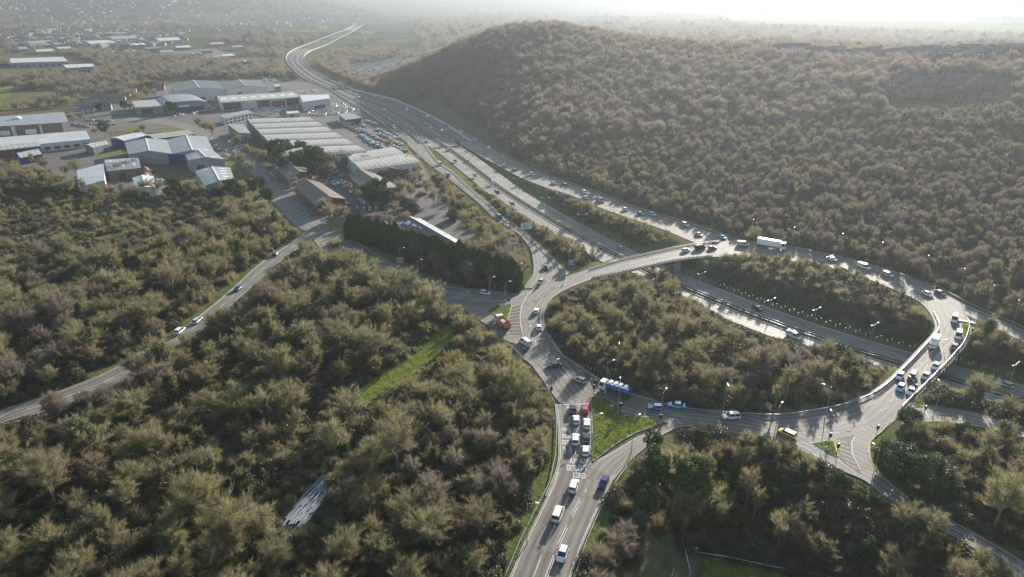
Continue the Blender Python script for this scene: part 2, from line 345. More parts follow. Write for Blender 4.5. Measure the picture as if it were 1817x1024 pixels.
# wide dual carriageway to the north
BAND = [(661,28,668,29),(641,37,648,42),(616,51,628,55),(590,61,607,66),(552,76,580,80),(526,86,556,89),(512,94,542,98),(507,103,540,107),(509,112,546,116),(522,127,557,124),(542,142,578,137),(578,157,616,155),(608,175,655,166),(654,203,705,179),(705,241,775,211),(722,256,838,251)]
BL, BR = strip(BAND); road('dual_carriageway', BL, BR, M['asphalt_dark'], .03, 3)
mc = [Vector(p) for p in catmull(MED, 8)]
mcC = [p for p in mc if p.y < 600]
for nm, o0, o1 in (('northbound_carriageway', -10.6, -1.6), ('southbound_carriageway', 1.6, 10.6)):
    road(nm, offset(mcC, o0), offset(mcC, o1), M['asphalt_pale'], .004, 2)
mk.line(offset(mcC, 2.0), .18); mk.line(offset(mcC, -2.0), .18)
for o in (6.1, -6.1): mk.line(offset(mcC, o), .16, 3, 6)
for o in (10.1, -10.1): mk.line(offset(mcC, o), .18)
# level corridors for the terrain
def cl(Lp, Rp, extra=1.5, a=0, b=None):
    return [(((l+r)/2).x, ((l+r)/2).y, (l-r).length/2+extra) for l, r in list(zip(Lp, Rp))[a:b]]
SEP += [(p.x, p.y) for p in [at(*q) for q in ((905,1024),(985,860),(1050,830),(1110,790),(1200,755),(1330,765),(1400,790),(1470,822),(1540,858),(1600,892),(1680,945),(1780,1000),(1900,1090))]]+[(75, 20), (-10, 20)]
SEROADS += [cl(SL, SR, 1), cl(XL, XR, 1), cl(RL, RR, 1), cl(AL, AR, 1, 5)]
RAISE += [cl(RL, RR), cl(HL, HR), cl(ZL, ZR), cl(FL, FR), cl(EL_, ER_, 1.5, 5)]
# --- markings on the far band
for t, w in ((.03,.3),(.97,.3)): mk.line(along(BL, BR, t), w, dz=.06)
for t in (.14,.26,.38,.62,.74,.87): mk.line(along(BL, BR, t), .3, 6, 12, dz=.06)
vb = MB()
for t in (.2, .5, .8): vb.path(along(BL, BR, t), 1.5, .18, .03)
vb.path(mcC, 2.6, .12, -.02); tag(vb.build('central_verge', M['verge_dark']), kind='structure')
# --- ring lanes
def seg(P, a, b):
    n = len(P)-1; return P[int(a*n):int(b*n)+1]
mk.line(seg(along(RL, RR, .5), 0, .1), .16, 4, 4); mk.line(seg(along(RL, RR, .5), .1, .16), .16, 4, 4)
mk.line(seg(along(RL, RR, .42), .3, .48), .16, 3, 5)
for t in (.36, .66): mk.line(seg(along(RL, RR, t), .40, .53), .16, 4, 4)
mk.line(seg(along(RL, RR, .5), .62, .95), .16, 3, 5)
mk.line(seg(along(RL, RR, .97), 0, .55), .12)
# approach road
for t in (.38, .58, .62): mk.line(seg(along(SL, SR, t), 0, .78), .15, 6, 3)
mk.line(along(SL, SR, .03), .14); mk.line(seg(along(XL, XR, .03), .25, .85), .16); mk.line(along(SL, SR, .97), .12)
mk.line(seg(along(NL, NR, .36), .5, 1), .16, 3, 3); mk.line(seg(along(NL, NR, .66), .5, 1), .16, 3, 3); mk.line(along(NL, NR, .05), .14)
mk.px([(987,719),(1047,716.5)], .35); mk.px([(1007,721),(1011,733)], .3); mk.px([(1016,721),(1023,734)], .3); mk.px([(1026,720.5),(1029,732)], .3)
# west arm give way lines, hatching
mk.px([(951,508),(935,524),(926,543),(923,560),(923.5,575),(929,597),(938,612)], .3, 1.2, .8)
mk.px([(864,534),(900,533),(932,521)], .2); mk.px([(872,552),(921,540)], .2)
for i in range(9):
    a = i/8; mk.px([(906-a*6, 545+a*45), (922+a*5, 540+a*50)], .16)
for i in range(5): mk.px([(800+i*5,529-i*3),(822+i*4,531-i*3.2)], .25)
mk.px([(833,532),(860,533)], .15)
# slip road lanes
mk.line(along(HL, HR, .5), .16, 3, 5); mk.line(along(HL, HR, .95), .14); mk.line(along(HL, HR, .05), .14)
mk.line(along(ZL, ZR, .5), .15, 2, 4); mk.line(along(ZL, ZR, .94), .14); mk.line(along(FL, FR, .5), .15, 3, 5); mk.line(along(FL, FR, .06), .14)
mk.line(along(EL_, ER_, .5), .15, 3, 5); mk.line(along(EL_, ER_, .95), .14)
mk.line(along(DL, DR, .5), .16, 4, 5); mk.line(along(DL, DR, .04), .12)
mk.line(seg(along(WL, WR, .5), .35, 1), .16, 3, 4); mk.line(seg(along(WL, WR, .3), .5, .75), .14, 3, 4)
for i in range(8): mk.px([(573-i*6,418-i*5.2),(583-i*6,413-i*5.2)], .2)
for i in range(13):      # chevrons in the diverge
    a = i/12; mk.line([at(846+a*36, 272+a*27, -1.2-a*.9), at(853+a*34, 274+a*25.5, -1.2-a*.9)], .5, dz=.12)
mk.px([(1655,531),(1690,549),(1730,573)], .35, 1.5, 1.0); mk.px([(1640,512),(1700,540),(1733,562)], .25, 2, 1.5)
# bridge stop lines, lanes
mk.px([(1664,595),(1709,608)], .4); mk.px([(1611,651),(1642,662)], .25); mk.px([(1564,694),(1614,712)], .3)
mk.px([(1540,708),(1578,699)], .16); mk.px([(1639,724),(1650,745)], .35); mk.px([(1643,735),(1685,743)], .2)
for a, b in (((1621,649),(1633,641)),((1633,651),(1641,643)),((1641,655),(1647,645)),((1669,621),(1671,611)),((1674,607),(1678,600)),((1660,634),(1690,604)),((1650,628),(1668,611))): mk.px([a, b], .2)
# east arm
mk.px([(1389,786),(1443,785.5)], .3, 1.2, .8); mk.px([(1412,787),(1440,801),(1478,830)], .22); mk.px([(1429,787),(1452,799)], .22); mk.px([(1450,803),(1466,817),(1485,830)], .22)
mk.px([(1415,769),(1430,779),(1470,775)], .2); mk.px([(1415,769),(1470,771),(1512,765)], .16); mk.px([(1470,770),(1556,760)], .14)
for i in range(6): mk.px([(1480+i*4,780+i*8),(1511+i*2.5,788+i*9)], .18)
mk.px([(1517,775),(1511,785),(1512,805),(1528,836)], .2); mk.px([(1488,818),(1526,844)], .2); mk.px([(1549,779),(1541,797),(1545,815)], .3, 1, .8)
mk.line(seg(along(AL, AR, .5), .62, 1), .15, 3, 5)
mk.px([(1200,745),(1210,752),(1190,749)], .16)
mko = mk.build('lane_markings', M['line']); tag(mko, kind='structure')
# texts painted on the road
def road_text(txt, px, py, w, h, ang_px=(0, -10)):
    cu = D.curves.new('lettering', 'FONT'); cu.body = txt; cu.align_x = 'CENTER'; cu.align_y = 'CENTER'; cu.size = 1; cu.offset = .028
    tmp = D.objects.new('t', cu); COL.objects.link(tmp); C.view_layer.update()
    me = D.meshes.new_from_object(tmp.evaluated_get(C.evaluated_depsgraph_get())); D.objects.remove(tmp)
    co = np.zeros(len(me.vertices)*3); me.vertices.foreach_get('co', co); co = co.reshape(-1, 3)
    sx = w/max(.01, np.ptp(co[:, 0])); sy = h/max(.01, np.ptp(co[:, 1])); co[:, 0] *= sx; co[:, 1] *= sy; me.vertices.foreach_set('co', co.ravel())
    me.materials.clear(); me.materials.append(M['line'])
    p = at(px, py); q = at(px+ang_px[0], py+ang_px[1]); a = math.atan2(q.y-p.y, q.x-p.x)-math.pi/2
    tag(link('road_lettering', me, None, (p.x, p.y, .045), a), kind='structure')
for T in (('PWAY',1004.5,763,2.2,1.8),('IND',1003.5,774.5,1.7,1.8),('EST',1003.5,785.5,1.8,1.8),('A38',1023,763,1.6,1.7),('A38',1018,818.5,1.9,2.0),('A38',1036,819,1.9,2.0),('EXTR',1014.5,831,2.4,2.1),('EXTR',1033.5,831,2.2,2.1),('LISKD',1028,844.5,2.8,2.1)):
    road_text(*T)
road_text('A38', 1459, 803, 1.6, 1.6, (-12, -9)); road_text('A38', 1445, 810, 1.6, 1.6, (-12, -9)); road_text('A38', 1471, 828, 1.6, 1.6, (-12, -9))
ar = Marks(); ar.px([(1003.5,806),(1003.5,796)], .22); ar.px([(1003.5,797),(1000.5,794)], .2)
p = at(1000, 795); ar.add([p+Vector((-.3,0,.04)), p+Vector((.35,-.55,.04)), p+Vector((.35,.6,.04))], [(0,1,2)])
ar.px([(1021,806),(1022.5,796)], .18); tag(ar.build('road_arrow', M['line']), kind='structure')
# --- hatched red-brown surfacing
polysheet('hatched_surface', [at(*p) for p in ((909,541),(922,539),(923,560),(924,578),(932,597),(905,592),(902,570))], M['asphalt_red'], .028)
polysheet('hatched_surface', [at(*p) for p in ((1483,779),(1516,772),(1510,788),(1512,806),(1529,842),(1498,822),(1488,812))], M['asphalt_red'], .028)
# --- grass islands with kerbs
def island(px, h=.14, name='traffic_island'):
    P = [at(*p) for p in px]; c = sum(P, Vector())/len(P); bm = bmesh.new()
    for (s, z, mi) in ((1, h, 0),): pass
    me_b = MB(); n = len(P); vo = [Vector((p.x, p.y, 0)) for p in P]; vt = [Vector((p.x, p.y, h)) for p in P]
    vi = [Vector((p.x, p.y, h))+(c-p).normalized()*.3 for p in P]
    for i in range(n):
        j = (i+1) % n; me_b.add([vo[i], vo[j], vt[j], vt[i]], [(0,1,2,3)]); me_b.add([vt[i], vt[j], Vector((vi[j].x,vi[j].y,h)), Vector((vi[i].x,vi[i].y,h))], [(0,1,2,3)])
    k = me_b.build('kerb', M['kerb']); tag(k, kind='structure')
    bm.free(); return [Vector((v.x, v.y, h)) for v in vi]
GRASS_AREAS = []
TRI = [(1047,704),(1049,730),(1050,760),(1050,790),(1050,818),(1055,819),(1064,811),(1085,795),(1105,781),(1130,768),(1155,758),(1180,748),(1160,741),(1140,739),(1110,737),(1099,722),(1085,712),(1065,703)]
GRASS_AREAS.append(island(TRI))
GRASS_AREAS.append(island([(862,552),(880,541),(908,540),(907,548),(901,566),(893,568)]))
GRASS_AREAS.append(island([(1443,786),(1463,782),(1479,783),(1484,795),(1488,810),(1483,811),(1462,799)]))
GRASS_AREAS.append(island([(1706,574),(1722,577),(1719,600),(1709,600)]))
GRASS_AREAS.append(island([(1618,712),(1634,702),(1641,712),(1638,722),(1625,722)]))
# kerbs along road edges
kb = MB()
for P in (RR, ): kb.path(P, .25, .12, 0)
for P in (seg(RL, .0, .0001), ): pass
for P in (SL, SR, NL, XR, AL, AR, DL, DR, seg(EL_, .15, 1), seg(ER_, .15, 1)): kb.path(P, .22, .12, -.02)
for P in (seg(RL, .075, .17), seg(RL, .28, .33), seg(WL, .1, .6), seg(WR, .12, .6)): kb.path(P, .22, .12, 0)
tag(kb.build('kerb', M['kerb']), kind='structure')
# ------------------------------------------------------------------ ground
def axis(lo, hi, f0, f1, s0, g):
    """fine spacing s0 between f0 and f1, growing by factor g outside"""
    a = list(np.arange(f0, f1, s0)); s = s0; x = f1
    while x < hi: a.append(x); s *= g; x += s
    s = s0; x = f0-s0; L = []
    while x > lo: L.append(x); s *= g; x -= s
    return np.array(L[::-1]+a)
gx = axis(-9500, 9500, -60, 230, 2.2, 1.03); gy = axis(-60, 11000, 70, 470, 2.2, 1.025)
GX, GY = np.meshgrid(gx, gy); GZ = terr(GX.ravel(), GY.ravel()).reshape(GX.shape)
nx, ny = len(gx), len(gy)
me = D.meshes.new('ground'); vv = np.stack([GX.ravel(), GY.ravel(), GZ.ravel()], 1)
ii = (np.arange(ny-1)[:, None]*nx+np.arange(nx-1)[None, :]).ravel(); ff = np.stack([ii, ii+1, ii+nx+1, ii+nx], 1)
me.vertices.add(len(vv)); me.vertices.foreach_set('co', vv.ravel()); me.loops.add(ff.size); me.loops.foreach_set('vertex_index', ff.ravel())
me.polygons.add(len(ff)); me.polygons.foreach_set('loop_start', np.arange(len(ff))*4); me.polygons.foreach_set('use_smooth', np.ones(len(ff), bool)); me.update()
dd, zc = seg_dist(vv[:, 0], vv[:, 1], MEDC)
g = np.where((dd < 24) & (vv[:, 1] < 640), 1.0, 0.0)
for P, w in ((cl(SL, SR, 2.4), 0), (cl(NL, NR, 3), 0), (cl(DL, DR, 3), 0), (cl(AL, AR, 3, 5), 0), (cl(ZL, ZR, 2.5), 0), (cl(EL_, ER_, 3, 5), 0)):
    d2, hw = seg_dist(vv[:, 0], vv[:, 1], P); g = np.maximum(g, (d2 < hw).astype(float))
at_ = me.attributes.new('verge', 'FLOAT', 'POINT'); at_.data.foreach_set('value', g)
gm = D.materials.new('ground'); gm.use_nodes = True; t = gm.node_tree; b = t.nodes['Principled BSDF']; b.inputs['Roughness'].default_value = .95; b.inputs['Specular IOR Level'].default_value = .0
tc = t.nodes.new('ShaderNodeTexCoord')
def nz(scale, det=6, r=.6):
    n = t.nodes.new('ShaderNodeTexNoise'); n.inputs['Scale'].default_value = scale; n.inputs['Detail'].default_value = det; n.inputs['Roughness'].default_value = r; t.links.new(tc.outputs['Object'], n.inputs[0]); return n
def ramp(src, stops):
    c = t.nodes.new('ShaderNodeValToRGB'); e = c.color_ramp.elements
    while len(e) < len(stops): e.new(.5)
    for i, (p, col) in enumerate(stops): e[i].position = p; e[i].color = (*col, 1)
    t.links.new(src, c.inputs[0]); return c
def mixc(f, a, b_):
    m = t.nodes.new('ShaderNodeMix'); m.data_type = 'RGBA'; t.links.new(f, m.inputs[0]); t.links.new(a, m.inputs[6]); t.links.new(b_, m.inputs[7]); return m.outputs[2]
wood = ramp(nz(.22, 8).outputs[0], [(.3,(.08,.072,.04)),(.48,(.14,.115,.07)),(.6,(.10,.115,.045)),(.75,(.18,.15,.09))])
grs = ramp(nz(.3, 8).outputs[0], [(.28,(.045,.05,.022)),(.45,(.075,.10,.028)),(.6,(.11,.12,.045)),(.75,(.13,.115,.06))])
vo = t.nodes.new('ShaderNodeTexVoronoi'); vo.inputs['Scale'].default_value = .0045; t.links.new(tc.outputs['Object'], vo.inputs['Vector'])
fld = ramp(vo.outputs['Color'], [(.0,(.035,.04,.022)),(.35,(.05,.045,.03)),(.55,(.06,.085,.025)),(.6,(.035,.036,.025)),(.82,(.10,.14,.03)),(.88,(.05,.042,.03))])
sep = t.nodes.new('ShaderNodeSeparateXYZ'); t.links.new(tc.outputs['Object'], sep.inputs[0])
mr = t.nodes.new('ShaderNodeMapRange'); mr.inputs[1].default_value = 1300; mr.inputs[2].default_value = 1900; t.links.new(sep.outputs[1], mr.inputs[0])
moor = t.nodes.new('ShaderNodeMapRange'); moor.inputs[1].default_value = 25; moor.inputs[2].default_value = 45; t.links.new(sep.outputs[2], moor.inputs[0])
mrc = t.nodes.new('ShaderNodeRGB'); mrc.outputs[0].default_value = (.035, .035, .03, 1)
fm = mixc(moor.outputs[0], fld.outputs[0], mrc.outputs[0])
av = t.nodes.new('ShaderNodeAttribute'); av.attribute_name = 'verge'
c1 = mixc(av.outputs['Fac'], wood.outputs[0], grs.outputs[0]); c2 = mixc(mr.outputs[0], c1, fm)
t.links.new(c2, b.inputs['Base Color']); bp = t.nodes.new('ShaderNodeBump'); bp.inputs['Strength'].default_value = .8; bp.inputs['Distance'].default_value = .4
t.links.new(nz(.9, 6).outputs[0], bp.inputs['Height']); t.links.new(bp.outputs[0], b.inputs['Normal'])
me.materials.append(gm); tag(link('ground', me), kind='structure')
# far fields and the paved estate
def sheet(name, px, m, dz=.05, z=0.0, kind='structure'): return polysheet(name, [at(a, b_, z) for a, b_ in px], m, dz, kind)
M['yard'] = mat('yard_paving', (.125,.112,.10), .85, (.08,.078,.075), .03, detail=8, spec=.2)
M['field'] = mat('field_grass', (.10,.14,.035), .95, (.17,.20,.06), .006, detail=8, spec=0)
M['dirt'] = mat('trodden_earth', (.13,.10,.065), .95, (.08,.07,.04), .4)
sheet('yard', [(0,300),(0,215),(120,200),(150,180),(240,180),(300,150),(470,140),(590,150),(640,195),(700,240),(742,283),(760,310),(800,360),(850,410),(865,440),(800,425),(715,425),(620,410),(596,398),(530,345),(478,300),(405,255),(385,250),(360,240),(300,236),(190,232),(200,262),(300,320),(350,350),(440,350),(400,372),(250,352),(130,345),(60,320)], M['yard'], -.06)
for px in ([(690,222),(672,228),(690,245),(708,262),(718,268),(728,262),(712,245),(697,230)], [(715,268),(726,268),(737,285),(725,288)], [(395,282),(412,292),(418,306),(402,306)], [(170,270),(232,262),(232,270),(172,278)], [(440,345),(470,375),(452,372)], [(545,378),(562,383),(555,386)], [(575,390),(600,393),(618,408),(600,412),(585,402)], [(600,420),(620,415),(628,423),(612,428)], [(280,232),(320,228),(330,233),(290,238)], [(226,228),(240,225),(246,230),(232,235)]):
    GRASS_AREAS.append([at(a, b_)+Vector((0, 0, .03)) for a, b_ in px])
CLEAR = [(795,578),(813,592),(760,640),(700,682),(645,718),(612,712),(650,680),(730,628)]
CJ = [(797,574),(806,582),(818,590),(806,604),(792,612),(784,626),(768,632),(760,645),(744,650),(734,664),(716,668),(704,684),(690,688),(676,704),(660,708),(648,722),(634,718),(620,724),(606,714),(622,700),(640,690),(650,678),(668,670),(690,655),(706,640),(726,632),(740,616),(764,600),(782,584)]
GRASS_AREAS.append([at(*p)+Vector((0,0,.03)) for p in CJ])
GRASS_AREAS.append([at(p[0], p[1], -8.13)+Vector((0,0,.08)) for p in ((1135,1000),(1150,972),(1290,994),(1460,1040),(1500,1100),(1125,1100))])
GRASS_AREAS.append([at(*p)+Vector((0,0,.03)) for p in ((1546,781),(1543,800),(1548,822),(1567,846),(1575,845),(1558,820),(1556,795),(1564,778))])
for px in ([(690,27),(720,18),(790,22),(830,30),(760,37),(700,34)], [(565,42),(585,42),(580,52),(562,50)], [(500,60),(545,54),(548,62),(505,70)], [(320,53),(350,50),(430,58),(400,66),(330,62)], [(0,47),(25,47),(28,53),(0,55)], [(640,55),(665,56),(662,64),(642,64)], [(0,158),(22,150),(20,170),(0,180)], [(625,150),(632,135),(600,140),(606,150)], [(610,150),(628,142),(635,148),(618,158)]):
    sheet('field', px, M['field'], .25)
for px, z in (([(1100,26),(1360,27),(1600,30),(1817,38),(1960,44),(1960,66),(1817,62),(1650,56),(1500,48),(1330,42),(1240,33)], 8), ([(880,17),(1010,16),(1120,22),(1010,21)], 8)):
    sheet('field', px, M['field'], 2, z)
sheet('footpath', [(905,655),(912,658),(932,700),(938,742),(936,800),(930,800),(931,742),(925,702)], M['concrete'], .05)
sheet('footpath', [(930,800),(936,800),(900,900),(870,1030),(858,1030),(890,900)], M['dirt'], .06)
sheet('dirt_track', [(535,935),(560,925),(600,880),(640,830),(700,820),(705,828),(655,850),(610,905),(560,960),(530,965)], M['dirt'], .07)
sheet('dirt_track', [(800,900),(812,905),(770,990),(740,1060),(725,1060),(760,980)], M['dirt'], .07)
sheet('dirt_track', [(540,770),(552,782),(490,850),(420,905),(410,895),(470,840)], M['dirt'], .07)
sheet('hillside_street', [(1770,150),(1790,150),(1783,172),(1764,178)], M['concrete'], .8, 20) if False else None
# grass things: undulating tufted sheets
def grass_patch(P, blades, hb=.25, gmat='grass'):
    bm = bmesh.new(); f = bm.faces.new([bm.verts.new(p) for p in P]); bmesh.ops.triangulate(bm, faces=[f])
    me = D.meshes.new('grass'); bm.to_mesh(me); bm.free(); base_v = [v.co.copy() for v in me.vertices]
    xs = [p.x for p in P]; ys = [p.y for p in P]; n = 0; vs = [tuple(v) for v in base_v]; fs = [tuple(p.vertices) for p in me.polygons]; mi = [0]*len(fs)
    q = [(p.x, p.y) for p in P]; A = abs(sum(q[i-1][0]*q[i][1]-q[i][0]*q[i-1][1] for i in range(len(q))))/2
    N = int(min(14000, A*blades)); X = RNG.uniform(min(xs), max(xs), N*3); Y = RNG.uniform(min(ys), max(ys), N*3); ok = pip(X, Y, q); X = X[ok][:N]; Y = Y[ok][:N]
    for x, y in zip(X, Y):
        a = random.random()*6.28; h = hb*random.uniform(.4, 1.3)*(1+.6*math.sin(x*1.3)*math.sin(y*1.1+x*.4)); w = .09; dx, dy = math.cos(a)*w, math.sin(a)*w; b0 = len(vs); z = P[0].z
        vs += [(x-dx, y-dy, z), (x+dx, y+dy, z), (x+random.uniform(-.12,.12), y+random.uniform(-.12,.12), z+h)]; fs.append((b0, b0+1, b0+2)); mi.append(1)
    D.meshes.remove(me); me = D.meshes.new('grass'); me.from_pydata(vs, [], fs); me.materials.append(M[gmat]); me.materials.append(M['grass_blade'] if gmat == 'grass' else M['rough_grass']); me.polygons.foreach_set('material_index', mi); me.update()
    return tag(link('grass', me), kind='stuff')
for i, P in enumerate(GRASS_AREAS):
    far = (P[0].length > 300); grass_patch(P, 1.2 if far else 16, .3 if far else .34, 'grass')
# ------------------------------------------------------------------ trees
def sliver_mesh(base, tip, w, rng):
    """many thin triangles as arrays: verts (3n,3)"""
    d = tip-base; r = rng.normal(size=d.shape); s = np.cross(d, r); s /= (np.linalg.norm(s, axis=1, keepdims=True)+1e-9)
    w = np.asarray(w).reshape(-1, 1) if np.ndim(w) else w
    v = np.stack([base-s*w/2, base+s*w/2, tip], 1).reshape(-1, 3); return v
def leaf_mesh(c, size, rng):
    n = len(c); a = rng.normal(size=(n, 3)); a /= np.linalg.norm(a, axis=1, keepdims=True); b_ = np.cross(a, rng.normal(size=(n, 3))); b_ /= np.linalg.norm(b_, axis=1, keepdims=True)
    s = (size*rng.uniform(.6, 1.3, n))[:, None]
    return np.stack([c-a*s, c+b_*s*.6, c+a*s, c-b_*s*.6], 1).reshape(-1, 3)
def np_mesh(name, parts):
    """parts: list of (verts, facesize, material slot, material)"""
    me = D.meshes.new(name); V = np.concatenate([p[0] for p in parts]); me.vertices.add(len(V)); me.vertices.foreach_set('co', V.astype(np.float32).ravel())
    loops, starts, mi = [], [], []; b0 = 0; ls = 0
    for v, k, slot, m in parts:
        n = len(v)//k; loops.append(np.arange(n*k)+b0); starts.append(np.arange(n)*k+ls); mi.append(np.full(n, slot)); b0 += n*k; ls += n*k
    L = np.concatenate(loops); me.loops.add(len(L)); me.loops.foreach_set('vertex_index', L); S = np.concatenate(starts)
    me.polygons.add(len(S)); me.polygons.foreach_set('loop_start', S); me.polygons.foreach_set('material_index', np.concatenate(mi))
    ms = {}
    for v, k, slot, m in parts: ms[slot] = m
    for s in sorted(ms): me.materials.append(ms[s])
    me.update(calc_edges=True); return me
def quad_tube(a, b, r0, r1):
    """4 sided limb as quads, arrays a,b (n,3)"""
    d = b-a; d /= (np.linalg.norm(d, axis=1, keepdims=True)+1e-9); up = np.tile([0.3, 0.1, 1.0], (len(a), 1)); u = np.cross(d, up+np.array([.01, .5, 0])); u /= (np.linalg.norm(u, axis=1, keepdims=True)+1e-9); w = np.cross(d, u)
    r0 = np.reshape(r0, (-1, 1))*np.ones((len(a), 1)); r1 = np.reshape(r1, (-1, 1))*np.ones((len(a), 1)); q = []
    for i in range(4):
        c0, s0 = math.cos(i*math.pi/2), math.sin(i*math.pi/2); c1_, s1 = math.cos((i+1)*math.pi/2), math.sin((i+1)*math.pi/2)
        q.append(np.stack([a+(u*c0+w*s0)*r0, a+(u*c1_+w*s1)*r0, b+(u*c1_+w*s1)*r1, b+(u*c0+w*s0)*r1], 1))
    return np.concatenate(q).reshape(-1, 3)
def bare_tree(seed, H=9.0, R=3.6, nl=8, ns=9, nt_=60, tw=.045, tl=1.0, ivy=0, spread=1.0, trunk=.3):
    rng = np.random.default_rng(seed); zf = H*trunk
    A, B, R0, R1 = [np.array([0, 0, -.4])], [np.array([rng.normal()*.15, rng.normal()*.15, zf])], [H*.022], [H*.016]
    top = B[0]; tips = []; tw_b, tw_t = [], []; ivyc = []
    for i in range(nl):
        az = 6.283*(i+rng.uniform(-.3, .3))/nl*1.0; el = rng.uniform(.35, 1.35) if i else 1.5
        rr = R*math.cos(el)*spread*rng.uniform(.7, 1.1); zz = zf+(H-zf)*(.35+.6*math.sin(el))*rng.uniform(.8, 1.0)
        st = top*np.array([1, 1, rng.uniform(.6, 1.0)]); end = np.array([math.cos(az)*rr*.75, math.sin(az)*rr*.75, zz*.86])
        mid = (st+end)/2+np.array([math.cos(az)*rr*.12, math.sin(az)*rr*.12, -.25])
        A += [st, mid]; B += [mid, end]; R0 += [H*.011, H*.007]; R1 += [H*.007, H*.003]
        for j in range(ns):
            t_ = rng.uniform(.3, 1.0); p = st+(mid-st)*t_*2 if t_ < .5 else mid+(end-mid)*(t_*2-1)
            out = np.array([math.cos(az), math.sin(az), .4])*.5+rng.normal(size=3)*.75; out[2] = abs(out[2])*.9+.15; out /= np.linalg.norm(out)
            ln = R*rng.uniform(.35, .62); q = p+out*ln; A.append(p); B.append(q); R0.append(H*.0035); R1.append(H*.0012)
            k = nt_; s = rng.uniform(.15, 1.0, (k, 1)); bp_ = p+(q-p)*s+rng.normal(size=(k, 3))*.12
            td = out*.85+rng.normal(size=(k, 3))*.5; td[:, 2] += .42; td /= np.linalg.norm(td, axis=1, keepdims=True)
            tw_b.append(bp_); tw_t.append(bp_+td*tl*rng.uniform(.4, 1.15, (k, 1)))
    A, B = np.array(A), np.array(B); wood_ = quad_tube(A, B, np.array(R0), np.array(R1)); tb, tt = np.concatenate(tw_b), np.concatenate(tw_t)
    tw_v = sliver_mesh(tb, tt, tw*rng.uniform(.6, 1.4, len(tb)), rng)
    iv = None
    if ivy:
        n = ivy; k = rng.integers(0, min(len(A), 2*nl+1), n); s = rng.uniform(0, 1, (n, 1)); c = A[k]+(B[k]-A[k])*s; c = c+rng.normal(size=c.shape)*(.38 if True else 0); iv = leaf_mesh(c, .2, rng)
    return wood_, tw_v, iv
def stems_tree(seed, H=10, R=2.0, **k):      # tall thin woodland-edge tree
    return bare_tree(seed, H, R, nl=7, ns=7, nt_=50, tl=.9, spread=.8, trunk=.45, **k)
TREES = []   # (trunk mesh, crown mesh, ivy mesh or None, joined mesh, R, H, kind)
def add_tree(parts, R, H, kind, tm, bark='bark'):
    w, tw_, iv = parts
    tk = np_mesh('trunk', [(w, 4, 0, M[bark])]); cr = np_mesh('crown', [(tw_, 3, 0, M[tm])]); ivm = np_mesh('ivy', [(iv, 4, 0, M['ivy'])]) if iv is not None else None
    P = [(w, 4, 0, M[bark]), (tw_, 3, 1, M[tm])]+([(iv, 4, 2, M['ivy'])] if iv is not None else [])
    TREES.append((tk, cr, ivm, np_mesh('tree', P), R, H, kind))
for sd in range(5): add_tree(bare_tree(10+sd, 8.0+sd*.6, 3.7+.3*(sd % 3), nl=8+sd % 4, ns=10, nt_=58, tw=.034, tl=1.25, trunk=(.22,.3,.16,.26,.34)[sd]), 4.0, 9.0, 'bare', 'twig')
for sd in range(2): add_tree(bare_tree(30+sd, 9.5, 3.6, nt_=56, tw=.036, ivy=1900), 3.8, 9.5, 'ivied', 'twig')
add_tree(bare_tree(40, 7.5, 3.4, nl=10, nt_=58, tw=.034), 3.5, 7.5, 'russet', 'twig_red')
for sd in range(2): add_tree(stems_tree(50+sd, 10.5, 2.3), 2.3, 10.5, 'slender', 'twig')
add_tree(bare_tree(60, 9.0, 3.6, nl=10, ns=10, nt_=58, tw=.034, tl=1.2), 3.7, 9.0, 'alder', 'twig_grey'); add_tree(bare_tree(61, 8.0, 4.1, nl=9, ns=10, nt_=62, tw=.034, tl=1.3, trunk=.18), 4.1, 8.0, 'willow', 'twig_olive')
NT_BARE = len(TREES)
# evergreen shapes
def evergreen(seed, H, R, shape, n=5200, ls=.22):
    rng = np.random.default_rng(seed); u = rng.normal(size=(n, 3)); u /= np.linalg.norm(u, axis=1, keepdims=True); rad = rng.uniform(.55, 1.0, (n, 1))**.5
    if shape == 'dome':
        lump = 1+.18*np.sin(u[:, :1]*5+seed)*np.cos(u[:, 1:2]*5.5)+.1*np.sin(u[:, 2:]*9+u[:, :1]*7); c = u*rad*lump*np.array([R, R, H*.5]); c[:, 2] += H*.52
    elif shape == 'pine':
        k = 16; cc = rng.uniform(-1, 1, (k, 3))*np.array([R*.75, R*.75, H*.25]); cc[:, 2] += H*.72; c = cc[rng.integers(0, k, n)]+u*rad*np.array([R*.42, R*.42, H*.11])
    else:
        z = rng.uniform(0, 1, n)**.8; a = rng.uniform(0, 6.283, n); rr = R*(1-z**3.6)*(.8+.2*np.sin(a*5+z*14))*rng.uniform(.7, 1.0, n)**.5; c = np.stack([np.cos(a)*rr, np.sin(a)*rr, z*H], 1)
    lf = leaf_mesh(c, ls, rng); t_ = quad_tube(np.array([[0, 0, -.3]]), np.array([[0, 0, H*.7]]), H*.025, H*.012); return t_, lf
EVER = {}
def add_ever(key, seed, H, R, shape, m, n=5200, ls=.22):
    t_, lf = evergreen(seed, H, R, shape, n, ls); EVER[key] = (np_mesh('trunk', [(t_, 4, 0, M['bark'])]), np_mesh('crown', [(lf, 4, 0, M[m])]), np_mesh('tree', [(t_, 4, 0, M['bark']), (lf, 4, 1, M[m])]), H, R)
add_ever('holly', 1, 5.5, 3.4, 'dome', 'holly'); add_ever('holly2', 2, 6.5, 3.6, 'dome', 'holly', 6500)
add_ever('pine', 3, 11, 3.6, 'pine', 'conifer', 6500, .24); add_ever('pine2', 4, 10, 3.0, 'pine', 'conifer', 6000, .24)
add_ever('cypress', 5, 11, 3.1, 'cone', 'conifer', 7500, .26); add_ever('cypress2', 6, 10.4, 3.3, 'cone', 'conifer', 7500, .26)
